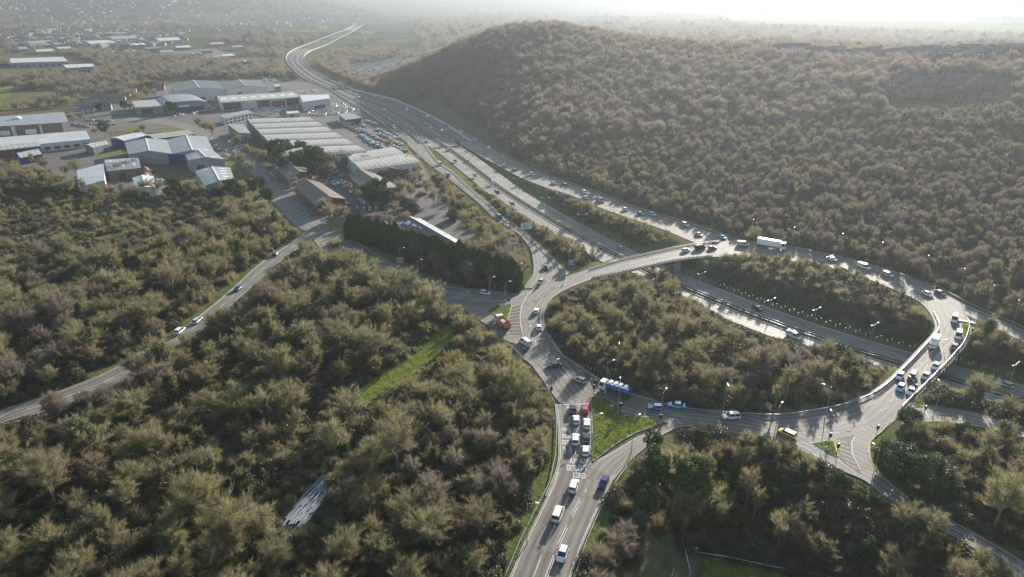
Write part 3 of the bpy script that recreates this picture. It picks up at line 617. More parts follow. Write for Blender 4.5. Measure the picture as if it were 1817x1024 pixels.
# undergrowth clumps
def bush(seed, R, H, m, n=900, tw=False):
    rng = np.random.default_rng(seed); u = rng.normal(size=(n, 3)); u /= np.linalg.norm(u, axis=1, keepdims=True); u[:, 2] = np.abs(u[:, 2])
    c = u*rng.uniform(.6, 1, (n, 1))*np.array([R, R, H])*(1+.2*np.sin(u[:, :1]*6+seed))
    if tw:
        return np_mesh('bush', [(sliver_mesh(c*.55, c*1.15+rng.normal(size=c.shape)*.25, .04, rng), 3, 0, M[m])])
    return np_mesh('bush', [(leaf_mesh(c, .17, rng), 4, 0, M[m])])
BUSH = [bush(1, 1.8, 1.5, 'bramble'), bush(2, 2.2, 1.8, 'bramble', 1200), bush(3, 1.7, 1.9, 'twig_red', 1500, True), bush(4, 2.0, 2.2, 'twig', 1800, True), bush(5, 1.6, 2.0, 'holly', 900)]
# light trees for the distance
FAR = []
for sd in range(4):
    p_ = bare_tree(80+sd, 10+sd, 5.0, nl=8, ns=7, nt_=34, tw=.075, tl=1.8); FAR.append(np_mesh('tree', [(p_[0], 4, 0, M['bark']), (p_[1], 3, 1, M['twig_far'])]))
for sd in range(1): t_, lf = evergreen(90, 10, 4, 'dome', 900, .55); FAR.append(np_mesh('tree', [(t_, 4, 0, M['bark']), (lf, 4, 1, M['conifer'])]))
def joined_collection(name, meshes):
    c = D.collections.new(name)
    for i, m_ in enumerate(meshes):
        o = D.objects.new('%s_%02d' % (name, i), m_); c.objects.link(o)
    return c
CB = joined_collection('tree_kinds', [t_[3] for t_ in TREES]+[EVER[k][2] for k in EVER]); EVK = list(EVER)
CU = joined_collection('bush_kinds', BUSH); CF = joined_collection('far_tree_kinds', FAR)
def scatter(name, coll, P, idx, scl, label, cat):
    """ONE stuff object: points carrying kind, turn and size, instanced by geometry nodes"""
    n = len(P); me = D.meshes.new(name); me.vertices.add(n); me.vertices.foreach_set('co', np.asarray(P, np.float32).ravel())
    a = me.attributes.new('idx', 'INT', 'POINT'); a.data.foreach_set('value', np.asarray(idx, np.int32))
    a = me.attributes.new('scl', 'FLOAT_VECTOR', 'POINT'); a.data.foreach_set('vector', np.asarray(scl, np.float32).ravel())
    r = np.zeros((n, 3), np.float32); r[:, 2] = RNG.uniform(0, 6.283, n); r[:, 0] = RNG.normal(0, .06, n)
    a = me.attributes.new('rot', 'FLOAT_VECTOR', 'POINT'); a.data.foreach_set('vector', r.ravel())
    o = tag(link(name, me), label, cat, kind='stuff'); g_ = D.node_groups.new(name, 'GeometryNodeTree')
    g_.interface.new_socket('Geometry', in_out='INPUT', socket_type='NodeSocketGeometry'); g_.interface.new_socket('Geometry', in_out='OUTPUT', socket_type='NodeSocketGeometry')
    N = g_.nodes; gi, go = N.new('NodeGroupInput'), N.new('NodeGroupOutput'); ip = N.new('GeometryNodeInstanceOnPoints'); ci = N.new('GeometryNodeCollectionInfo')
    ci.inputs[0].default_value = coll; ci.inputs[1].default_value = True; ci.inputs[2].default_value = True; ip.inputs['Pick Instance'].default_value = True
    def na(nm, ty):
        x = N.new('GeometryNodeInputNamedAttribute'); x.data_type = ty; x.inputs[0].default_value = nm; return x.outputs[0]
    L = g_.links; L.new(gi.outputs[0], ip.inputs['Points']); L.new(ci.outputs[0], ip.inputs['Instance']); L.new(na('idx', 'INT'), ip.inputs['Instance Index'])
    L.new(na('rot', 'FLOAT_VECTOR'), ip.inputs['Rotation']); L.new(na('scl', 'FLOAT_VECTOR'), ip.inputs['Scale']); L.new(ip.outputs[0], go.inputs[0])
    md = o.modifiers.new('scatter', 'NODES'); md.node_group = g_; return o
# ---- what the trees must leave open (photo pixels)
OPEN = [
 [(905,1030),(930,965),(960,905),(978,860),(986,810),(984,718),(955,665),(925,635),(893,602),(858,575),(840,545),(800,525),(790,508),(835,512),(900,519),(940,495),(944,456),(926,420),(934,416),(962,440),(1003,478),(1120,442),(1207,430),(1290,420),(1310,425),(1295,448),(1205,463),(1060,494),(992,522),(966,555),(970,585),(994,623),(1076,679),(1215,723),(1320,733),(1400,733),(1499,715),(1596,654),(1658,590),(1652,560),(1612,522),(1640,500),(1712,540),(1800,585),(1817,588),(1817,600),(1735,572),(1728,580),(1722,608),(1678,668),(1645,705),(1640,716),(1712,729),(1830,765),(1830,772),(1712,747),(1630,740),(1567,765),(1543,782),(1540,800),(1546,822),(1568,848),(1610,882),(1680,932),(1640,918),(1590,893),(1530,852),(1490,833),(1460,812),(1400,783),(1375,766),(1340,755),(1260,750),(1210,752),(1140,797),(1105,828),(1085,858),(1062,900),(1035,960),(1013,1030)],
 [(560,118),(600,140),(654,163),(705,176),(776,209),(827,234),(862,257),(903,280),(954,303),(1005,320),(1081,346),(1165,379),(1216,394),(1254,407),(1317,425),(1381,433),(1446,444),(1509,458),(1573,475),(1640,498),(1620,508),(1573,488),(1509,468),(1446,453),(1381,444),(1290,438),(1245,430),(1225,415),(1165,395),(1114,380),(1051,360),(1005,343),(960,328),(1017,394),(1063,417),(1122,452),(1080,452),(1030,424),(979,402),(940,385),(890,352),(830,318),(790,293),(751,266),(718,256),(705,241),(654,203),(608,175),(578,157),(522,127),(507,102),(512,92),(552,74),(590,59),(641,36),(664,26),(664,32),(641,50),(611,68),(640,66),(570,96),(552,117)],
 [(718,254),(751,258),(784,289),(827,327),(878,373),(926,414),(916,416),(878,390),(840,357),(789,312),(761,292)],
 [(1180,488),(1228,500),(1279,518),(1330,534),(1408,563),(1484,589),(1535,604),(1600,628),(1590,640),(1535,621),(1470,601),(1420,606),(1357,594),(1300,570),(1223,522)],
 [(1690,645),(1830,685),(1830,700),(1679,668)],
 [(0,730),(90,700),(130,690),(130,710),(0,752)], [(410,513),(453,474),(500,443),(515,440),(500,458),(469,487),(415,528)], [(1553,778),(1612,772),(1616,830),(1560,842)], [(1608,805),(1672,805),(1678,860),(1612,868)],
 [(600,418),(560,425),(520,400),(490,366),(465,335),(400,270),(385,250),(405,255),(440,272),(500,320),(560,373),(600,398),(625,425)],
 CLEAR, [(505,948),(513,910),(548,858),(583,850),(580,880),(545,930),(520,955)], [(605,800),(630,800),(630,820),(605,820)],
 [(0,292),(0,200),(120,196),(130,215),(160,225),(225,250),(222,240),(290,235),(330,240),(385,250),(420,240),(400,225),(405,208),(232,205),(235,182),(300,172),(300,146),(480,146),(590,163),(610,180),(645,200),(700,240),(745,285),(780,330),(800,365),(770,385),(840,440),(790,432),(712,395),(690,395),(620,385),(600,398),(560,375),(490,318),(470,300),(470,345),(350,348),(270,345),(230,320),(190,340),(135,335),(130,300),(60,290)],
 [(620,112),(660,112),(700,102),(720,95),(712,115),(665,132),(622,126)], [(12,100),(125,98),(170,115),(160,130),(12,114)],
 [(1200,1030),(1240,978),(1290,992),(1450,1030)], [(1565,168),(1600,140),(1700,134),(1770,140),(1800,146),(1790,178),(1700,185),(1590,186)], [(0,155),(24,150),(22,172),(0,185)], [(1290,30),(1600,30),(1830,40),(1830,58),(1640,52),(1500,47),(1330,41)], [(690,22),(830,22),(830,34),(690,34)], [(500,58),(548,54),(548,62),(505,68)], [(325,52),(430,54),(430,62),(340,64)], [(565,42),(585,42),(580,50),(562,50)],
]
def blocked(x, y, z, H, R, frac=(.0, .35, .7, .95)):
    b_ = np.zeros(len(x), bool)
    for f_ in frac:
        wd = R*(.75 if 0 < f_ < .9 else .25)
        for sx in (-1, 0, 1):
            px, py, _ = proj(x+sx*wd, y, z+H*f_)
            for Pg in OPEN: b_ |= pip(px, py, Pg)
    return b_
ROADS_W = [cl(RL, RR, 1.2), cl(SL, SR, 1.7), cl(NL, NR, 2.6), cl(XL, XR, 1.5), cl(WL, WR, 2.5, 10), cl(DL, DR, 2), cl(AL, AR, 2, 5), cl(EL_, ER_, 2, 5), cl(HL, HR, 2.5), cl(FL, FR, 2), cl(ZL, ZR, 2.5), [(a_, b_, min(c_, 23)) for a_, b_, c_ in cl(BL, BR, 3)]]
IND = [(0,300),(0,195),(120,190),(150,178),(235,178),(300,145),(480,138),(590,150),(645,195),(705,240),(745,285),(800,360),(850,410),(865,440),(800,430),(700,420),(610,400),(530,350),(478,300),(420,262),(385,252),(330,262),(420,300),(455,345),(350,348),(130,342),(60,300)]
def on_ground_clear(x, y, r=0.0):
    b_ = np.zeros(len(x), bool)
    for P in ROADS_W:
        d, hw = seg_dist(x, y, P); b_ |= d < hw+r
    d, zc_ = seg_dist(x, y, MEDC); b_ |= (d < 14.5+r) & (y < 650)
    px, py, _ = proj(x, y, np.zeros(len(x))); b_ |= pip(px, py, IND)
    for Pg in GRASS_AREAS: b_ |= pip(x, y, [(p.x, p.y) for p in Pg])
    return b_
def jitter(x0, x1, y0, y1, s):
    X, Y = np.meshgrid(np.arange(x0, x1, s), np.arange(y0, y1, s*.87)); X = X+(np.arange(X.shape[0]) % 2)[:, None]*s/2
    X = (X+RNG.uniform(-.38, .38, X.shape)*s).ravel(); Y = (Y+RNG.uniform(-.38, .38, Y.shape)*s).ravel(); return X, Y
def noise2(x, y, s, seed=0):
    return np.sin(x*s+seed)*np.cos(y*s*1.1+seed*2)+.6*np.sin(x*s*2.3+y*s*1.7+seed)+.4*np.sin(x*s*4.1-y*s*3.7+seed*3)
def inframe(x, y, z, mx=90, my=170):
    px, py, _ = proj(x, y, z); return (px > -mx) & (px < 1817+mx) & (py > -60) & (py < 1024+my)
# near woods ------------------------------------------------------------------
X, Y = jitter(-330, 330, 50, 470, 5.0); Z = terr(X, Y); k = inframe(X, Y, Z) & ~on_ground_clear(X, Y, .8); X, Y, Z = X[k], Y[k], Z[k]
px, py, _ = proj(X, Y, Z)
S = np.clip(.50+.72*RNG.random(len(X))**1.5+.12*np.clip(noise2(X, Y, .05), -1, 1), .38, 1.35)
rr_ = np.hypot(X, Y); aa_ = np.arctan2(X, Y); S = np.where(rr_ > np.interp(aa_, EA, ER)+4, .62+.22*RNG.random(len(X)), S)
inner = pip(px, py, [(965,540),(1000,620),(1080,690),(1220,730),(1380,740),(1500,720),(1600,660),(1560,640),(1200,500),(1000,515)])
S = np.where(inner, S*.85, S); S = np.where(pip(px, py, [(1180,770),(1340,765),(1500,850),(1640,930),(1640,1000),(1200,1000),(1090,950),(1100,880)]), S*1.15, S)
scrub = pip(px, py, [(0,345),(330,360),(420,390),(330,440),(200,470),(100,450),(0,480)]) | pip(px, py, [(560,690),(640,700),(620,760),(520,760)]) | pip(px, py, [(440,880),(540,760),(600,800),(560,860),(500,960)])
S = np.where(scrub, S*.42, S)
bank = pip(px, py, [(1190,480),(1250,458),(1310,455),(1500,478),(1640,530),(1658,600),(1600,632),(1560,622),(1400,560),(1230,500)]); S = np.where(bank, S*.66, S)
ruff = noise2(X, Y, .045, 5); gap = (bank & (RNG.random(len(X)) < .4)) | (scrub & (RNG.random(len(X)) < .45)) | (noise2(X, Y, .11, 9) < -1.3) | ((noise2(X, Y, .05, 3) < -1.0) & (RNG.random(len(X)) < .6))
Hh = 10.8*S; Rr = 4.0*S
for q in range(6):
    bl = blocked(X, Y, Z, Hh, Rr, (0, .35, .9)); S = np.where(bl, S*.76, S); Hh = 10.8*S; Rr = 4.0*S
bl = blocked(X, Y, Z, Hh, Rr, (.0, .9)); k = ~bl & ~gap & (S > .27); X, Y, Z, S, px, py, ruff, inner = [a_[k] for a_ in (X, Y, Z, S, px, py, ruff, inner)]
n = len(X); u = RNG.random(n); idx = RNG.integers(0, 5, n)
idx = np.where((ruff > .9) & (u < .4), 7, idx); rf2 = noise2(X, Y, .03, 8); idx = np.where((rf2 > .7) & (u < .6), 10, idx); idx = np.where((rf2 < -.7) & (u < .6), 11, idx); idx = np.where((u > .80) & (u < .93), RNG.integers(5, 7, n), idx); idx = np.where(u > .965, 7, idx)
hillz = np.hypot(X, Y) > np.interp(np.arctan2(X, Y), EA, ER)+4; idx = np.where(hillz & (u < .75), 10, idx); idx = np.where(hillz & (u < .2), 9, idx)
edge = pip(px, py, [(1000,510),(1300,455),(1640,530),(1655,600),(1560,625),(1230,495),(1000,520)]) | pip(px, py, [(930,400),(1000,395),(1100,480),(1000,480)]) | pip(px, py, [(1050,360),(1290,440),(1240,465),(1060,400)]) | pip(px, py, [(1000,640),(1080,690),(1220,730),(1380,738),(1500,716),(1600,655),(1570,640),(1440,690),(1200,700),(1050,640)]) & (u < .5)
idx = np.where(edge & (u < .8), RNG.integers(8, 10, n), idx)
SEw = pip(px, py, [(1180,770),(1340,765),(1500,850),(1640,930),(1640,1000),(1200,1000),(1090,950),(1100,880)])
idx = np.where(SEw & (u < .3), NT_BARE+RNG.integers(2, 4, n), idx); idx = np.where(SEw & (u > .28) & (u < .45), 9, idx)
idx = np.where(~SEw & (u > .945) & (u < .957), NT_BARE+RNG.integers(0, 2, n), idx)
big = (RNG.random(n) < .13) & ~blocked(X, Y, Z, 13.5*S, 5*S, (.0, .4, .9)); S = np.where(big, np.minimum(S*1.35, 1.7), S)
NEAR = dict(X=X, Y=Y, Z=Z, S=S, idx=idx, px=px, py=py)
# ------------------------------------------------------------------ individual trees
def place_tree(i, x, y, z, s, sz=1.0, rz=None):
    """i < NT_BARE : bare kinds; else evergreen kinds"""
    if i < NT_BARE: tk, cr, iv, _, R, H, kind = TREES[i]; name = 'bare_tree'
    else: tk, cr, _, H, R = EVER[EVK[i-NT_BARE]]; iv = None; kind = EVK[i-NT_BARE].rstrip('2'); name = {'holly': 'evergreen_bush', 'pine': 'pine_tree', 'cypress': 'conifer_tree'}[kind]
    r = empty(name, (x, y, z), random.random()*6.28 if rz is None else rz); r.scale = (s, s, s*sz)
    link('trunk', tk, r); link('crown', cr, r)
    if iv: link('ivy', iv, r)
    r['_k'] = kind; return r
ADJ = {'bare': 'leafless', 'ivied': 'ivy-clad leafless', 'russet': 'russet brown leafless', 'slender': 'slender leafless', 'alder': 'grey-purple leafless', 'willow': 'yellow-olive leafless', 'holly': 'dark rounded evergreen', 'pine': 'dark green pine', 'cypress': 'dense dark conifer'}
def label_rows(items, where, group, cat='tree', row=11, what='tree'):
    """items: (object, adjective, px, py). Sort into rows from the front of the photo and count from the left."""
    it = sorted(items, key=lambda q: -q[3]); rows = [it[i:i+row] for i in range(0, len(it), row)]
    for r, R_ in enumerate(rows):
        for c, q in enumerate(sorted(R_, key=lambda q: q[2])):
            if len(rows) == 1: l = '%s %s, %s from left, %s' % (q[1], what, ords(c+1), where)
            else: l = '%s %s, %s from left in row %d, %s' % (q[1], what, ords(c+1), r+1, where)
            tag(q[0], l, cat, group)
n = len(NEAR['X']); _, _, sc = proj(NEAR['X'], NEAR['Y'], NEAR['Z']); inf = (NEAR['px'] > -20) & (NEAR['px'] < 1837) & (NEAR['py'] < 1075)
size = sc*NEAR['S']*inf; order = np.argsort(-size); bare = NEAR['idx'] < NT_BARE
pick = [i for i in order if bare[i]][:292]; ever = [i for i in range(n) if not bare[i] and inf[i]]
def zone(px, py):
    if px < 990 and py > 430 and not (py < 560+(px < 300)*200-(px-300)*.55*(px > 300)): return 'wood left of the approach road'
    if px > 960 and py > 770 and px < 1560: return 'wood right of the approach road'
    if px >= 1560 and py > 735: return 'thicket at the lower right'
    if 940 < px < 1700 and 480 < py < 750: return 'wood inside the roundabout'
    if px < 990: return 'scrub beyond the side road'
    return 'wood behind the slip roads'
ZN = {}
for i in pick+ever:
    o = place_tree(int(NEAR['idx'][i]), NEAR['X'][i], NEAR['Y'][i], NEAR['Z'][i], float(NEAR['S'][i])*(1.0 if bare[i] else .78), random.uniform(.9, 1.12))
    fam = 'bare' if bare[i] else ('shrub' if o['_k'] == 'holly' else 'pine')
    ZN.setdefault((zone(NEAR['px'][i], NEAR['py'][i]), fam), []).append((o, ADJ[o['_k']], NEAR['px'][i], NEAR['py'][i]))
for (zn, fam), it in ZN.items():
    label_rows(it, zn, {'bare': 'leafless trees', 'shrub': 'evergreen bushes', 'pine': 'pine trees'}[fam]+' in the '+zn, {'bare': 'tree', 'shrub': 'bush', 'pine': 'tree'}[fam], what={'bare': 'tree', 'shrub': 'bush', 'pine': 'tree'}[fam])
rest = np.ones(n, bool); rest[pick] = False; rest[ever] = False
def sclv(S, lo=.88, hi=1.12): return np.stack([S, S, S*RNG.uniform(lo, hi, len(S))], 1)
scatter('woodland', CB, np.stack([NEAR['X'], NEAR['Y'], NEAR['Z']], 1)[rest], NEAR['idx'][rest], sclv(NEAR['S'][rest]), 'mass of leafless olive-brown trees filling the ground around the roundabout', 'woodland')
# undergrowth
X, Y = jitter(-330, 330, 55, 420, 2.7); Z = terr(X, Y); k = inframe(X, Y, Z, 40, 120) & ~on_ground_clear(X, Y, .3); X, Y, Z = X[k], Y[k], Z[k]; S = RNG.uniform(.5, 1.6, len(X))
for q in range(3):
    bl = blocked(X, Y, Z, 1.9*S, 2*S, (0, .9)); S = np.where(bl, S*.6, S)
bx_, by_, _ = proj(X, Y, Z); k = ~blocked(X, Y, Z, 1.9*S, 2*S, (0, .9)) & (S > .22) & ~(pip(bx_, by_, [(0,345),(330,360),(420,390),(330,440),(200,470),(100,450),(0,480)]) & (RNG.random(len(X)) < .6)); X, Y, Z, S = X[k], Y[k], Z[k], S[k]; nz_ = noise2(X, Y, .07, 2)
idx = np.where(nz_ > .5, RNG.integers(0, 2, len(X)), np.where(nz_ < -.5, 3, RNG.integers(0, 5, len(X)))); idx = np.where((idx == 4) & (RNG.random(len(X)) < .6), 3, idx)
scatter('undergrowth', CU, np.stack([X, Y, Z], 1), idx, sclv(S), 'tangled brambles and low scrub between the trees', 'undergrowth')
# hill wood and the far woods
def far_scatter(name, x0, x1, y0, y1, s, cond, S0, label, evp=.03):
    X, Y = jitter(x0, x1, y0, y1, s); Z = terr(X, Y); k = inframe(X, Y, Z, 60, 20) & ~on_ground_clear(X, Y, 1) & cond(X, Y); X, Y, Z = X[k], Y[k], Z[k]; S = S0*(.62+.62*RNG.random(len(X))**1.8)*(1+.06*np.clip(noise2(X, Y, .03, 3), -1, 1))
    for q in range(2):
        bl = blocked(X, Y, Z, 10*S, 4*S, (0, .5, .95)); S = np.where(bl, S*.65, S)
    k = ~blocked(X, Y, Z, 10*S, 4*S, (0, .5, .95)); X, Y, Z, S = X[k], Y[k], Z[k], S[k]
    idx = RNG.integers(0, 4, len(X)); idx = np.where(RNG.random(len(X)) < evp, 4, idx); print(name, len(X))
    return scatter(name, CF, np.stack([X, Y, Z], 1), idx, sclv(S), label, 'woodland')
def is_hill(x, y):
    r = np.hypot(x, y); a = np.arctan2(x, y); return (r > np.interp(a, EA, ER)+6) & (a > EA[0]) & (r < np.interp(a, CA, CR)+420)
nearbox = lambda x, y: (x < 327) & (y < 467)
far_scatter('hillside_woodland', -330, 1300, 200, 1350, 4.9, lambda x, y: is_hill(x, y) & ~nearbox(x, y), .78, 'leafless grey-brown wood covering the long hillside behind the roads')
far_scatter('valley_trees', -900, 60, 467, 1500, 8.5, lambda x, y: ~is_hill(x, y) & (noise2(x, y, .012, 4) > -.55) & ~pip(proj(x, y, 0*x)[0], proj(x, y, 0*x)[1], [(-50,48),(300,50),(440,86),(430,112),(300,106),(190,92),(60,96),(-50,96)]) , 1.0, 'mixed trees and hedgerows in the valley beyond the estate', .12)
far_scatter('distant_woods', -2600, 3400, 1450, 4800, 24, lambda x, y: ~((np.arctan2(x, y) < -.13) & (y < 3900) & (noise2(x, y, .004, 7) < .95)) & (noise2(x, y, .0033, 1) > -.7) & ~((x > 200) & (y > 2700) & (noise2(x, y, .006, 2) < .9)), 2.1, 'hazy distant woods and hedges on the plain', .15)
# hedge of conifers and the trees of the estate
a0, a1 = at(622, 421), at(914, 512); it = []
N_ = 58
for i in range(N_):
    p = a0.lerp(a1, i/(N_-1))+Vector((random.uniform(-.6, .6), random.uniform(-.7, .7), 0)); o = place_tree(NT_BARE+4+(i % 2), p.x, p.y, -.1, random.uniform(.95, 1.15), random.uniform(.95, 1.1))
    q = proj(p.x, p.y, 0); it.append((o, ADJ['cypress'], float(q[0]), float(q[1])))
label_rows(it, 'tall hedge above the estate road', 'conifers of the tall hedge', row=99)
EST = [(498,296,'p'),(512,290,'p'),(527,300,'p'),(543,298,'p2'),(556,300,'p'),(478,312,'b'),(570,292,'p2'),(586,300,'s'),(600,306,'s'),(615,300,'b'),(580,330,'p'),(560,325,'p2'),(632,292,'s'),(648,300,'b'),(668,300,'b'),(684,320,'r'),(700,345,'r'),(712,352,'b'),(668,372,'p'),(690,370,'p2'),(655,368,'p'),(733,378,'h'),(722,370,'h'),(596,392,'r'),(610,398,'b'),(578,380,'b'),(632,400,'h2'),(646,404,'h2'),(672,398,'r'),(690,402,'r'),(735,300,'b'),(745,312,'b'),(724,300,'s'),
 (120,318,'b'),(136,310,'b'),(60,300,'s'),(30,310,'b'),(82,306,'b'),(214,314,'b'),(226,310,'b'),(242,306,'s'),(262,348,'b'),(282,350,'b'),(300,346,'h'),(322,348,'h2'),(340,350,'b'),(362,352,'b'),(388,350,'h'),(404,350,'b'),(420,340,'h'),(436,346,'b'),(452,352,'p2'),(474,352,'h2'),(460,330,'h'),(246,242,'r'),(256,238,'b'),(188,244,'p'),(170,240,'r'),(355,232,'b'),(366,236,'b'),(378,240,'b'),(304,205,'p'),(312,203,'p'),(222,200,'p'),(232,198,'b'),(180,205,'p2'),(130,222,'b'),(145,215,'b'),(268,168,'p'),(262,172,'b'),(275,174,'b'),(240,192,'b'),(395,290,'b'),(430,300,'b'),(445,312,'b'),(690,268,'b'),(745,330,'b'),(758,345,'b'),(770,362,'b'),(790,372,'b'),(806,390,'h'),(824,406,'b'),(845,425,'b'),(860,440,'r'),(720,400,'r'),(880,455,'b'),(896,470,'h'),(912,480,'h'),(918,492,'b'),(8,330,'b'),(24,338,'b'),(44,334,'s'),(66,340,'b'),(88,344,'b'),(106,338,'b'),(126,348,'b'),(150,350,'s'),(172,352,'b'),(198,354,'b'),(220,352,'s'),(240,356,'b'),(312,352,'p2'),(352,356,'h'),(412,356,'p2'),(425,352,'h'),(30,200,'b'),(60,196,'b'),(90,192,'b'),(120,190,'b'),(148,186,'b'),(505,310,'p2'),(535,308,'p'),(610,292,'b'),(622,300,'s'),(655,300,'s'),(470,296,'b'),(455,285,'b'),(440,276,'b'),(425,264,'b'),(640,360,'r'),(620,345,'r'),(715,366,'b'),(728,352,'b'),(735,340,'s'),(700,380,'r'),(585,398,'b'),(482,285,'p'),(490,278,'p2'),(502,284,'p'),(514,280,'p2'),(524,286,'p'),(536,283,'p'),(548,288,'p2'),(566,302,'p'),(574,310,'p2'),(592,290,'b'),(604,292,'b'),(628,296,'b'),(640,292,'s'),(588,312,'b'),(660,360,'p2'),(676,364,'p'),(684,376,'p2'),(616,470,'b'),(638,486,'b'),(660,499,'b'),(682,510,'b'),(704,520,'b'),(727,530,'b'),(750,540,'b'),(772,550,'b'),(595,455,'b'),(650,505,'b'),(694,528,'b'),(740,548,'b')]
KI = {'p': NT_BARE+2, 'p2': NT_BARE+3, 'h': NT_BARE, 'h2': NT_BARE+1, 'b': 0, 's': 8, 'r': 7}; cnt = 0; fam = {}
for x, y, k in EST:
    i = KI[k] if k != 'b' else random.randrange(5); p = at(x, y, -.1)
    s_ = {'b': 1.15, 's': 1.15, 'r': 1.0, 'h': .95, 'h2': .9, 'p': 1.15, 'p2': 1.1}[k]*random.uniform(.85, 1.12)
    o = place_tree(i, p.x, p.y, -.1, s_); fam.setdefault(k[0], []).append((o, ADJ[o['_k']], x, y))
for k, it in fam.items(): label_rows(it, 'among the industrial estate' if k != 'h' else 'among the estate buildings', 'estate '+{'p': 'pines', 'h': 'evergreen bushes', 'b': 'leafless trees', 's': 'slender trees', 'r': 'russet trees'}[k], 'bush' if k == 'h' else 'tree', row=12, what='bush' if k == 'h' else 'tree')
# the big round evergreens at the lower right, and a few single bushes
for x, y, i, s, l in ((1585,838,0,1.35,'large bright-topped round evergreen beside the side approach bend'),(1642,866,1,1.3,'grey-green round evergreen right of the large bright-topped one'),(1712,775,0,.7,'small round evergreen beside the eastbound slip road'),(1612,752,0,.8,'dark evergreen clump at the slip road junction'),(645,668,1,.55,'ivy-dark evergreen bush at the foot of the grass ride'),(1485,858,0,.6,'yellow-green evergreen bush below the traffic island'),(1158,812,3-1,.62,'small dark pine leaning over the exit lane kerb')):
    p = at(x, y); tag(place_tree(NT_BARE+i, p.x, p.y, -.1, s), l, 'tree' if 'pine' in l else 'bush')
for o in list(D.objects):
    if '_k' in o.keys(): del o['_k']
# ------------------------------------------------------------------ buildings
def wallmat(n, c, c2=None, sc_=.5): M[n] = mat(n, c, .75, c2 or tuple(x*.75 for x in c), sc_, detail=6); return M[n]
wallmat('brick', (.19,.10,.07)); wallmat('brick_dark', (.13,.07,.055)); wallmat('cladding_white', (.5,.51,.52)); wallmat('cladding_grey', (.22,.25,.28)); wallmat('cladding_blue', (.02,.03,.2)); wallmat('cladding_green', (.10,.16,.17)); wallmat('render_pale', (.5,.47,.42)); wallmat('render_brown', (.16,.12,.11)); wallmat('cladding_teal', (.24,.42,.44)); wallmat('cladding_red', (.25,.05,.05))
M['roof_grey'] = ribbed('roof_grey', (.24,.26,.28), (.19,.205,.22), 14, .5); M['roof_pale'] = ribbed('roof_pale', (.36,.34,.31), (.28,.265,.24), 1.2, .6); M['roof_white'] = ribbed('roof_white', (.52,.53,.53), (.42,.43,.44), 10, .5)
M['roof_slate'] = mat('roof_slate', (.045,.04,.04), .6, (.065,.06,.058), 1.5); M['roof_brown'] = mat('roof_brown_tile', (.075,.055,.04), .6, (.05,.036,.028), 1.2); M['roof_dark'] = ribbed('roof_dark', (.07,.075,.085), (.05,.055,.06), 10, .5)
M['rooflight'] = mat('rooflight_sheet', (.5,.54,.58), .3); M['glazing'] = mat('shopfront_glass', (.03,.045,.06), .1, spec=.8); M['tile'] = mat('roof_tile', (.10,.075,.065), .8, (.07,.06,.055), .8)
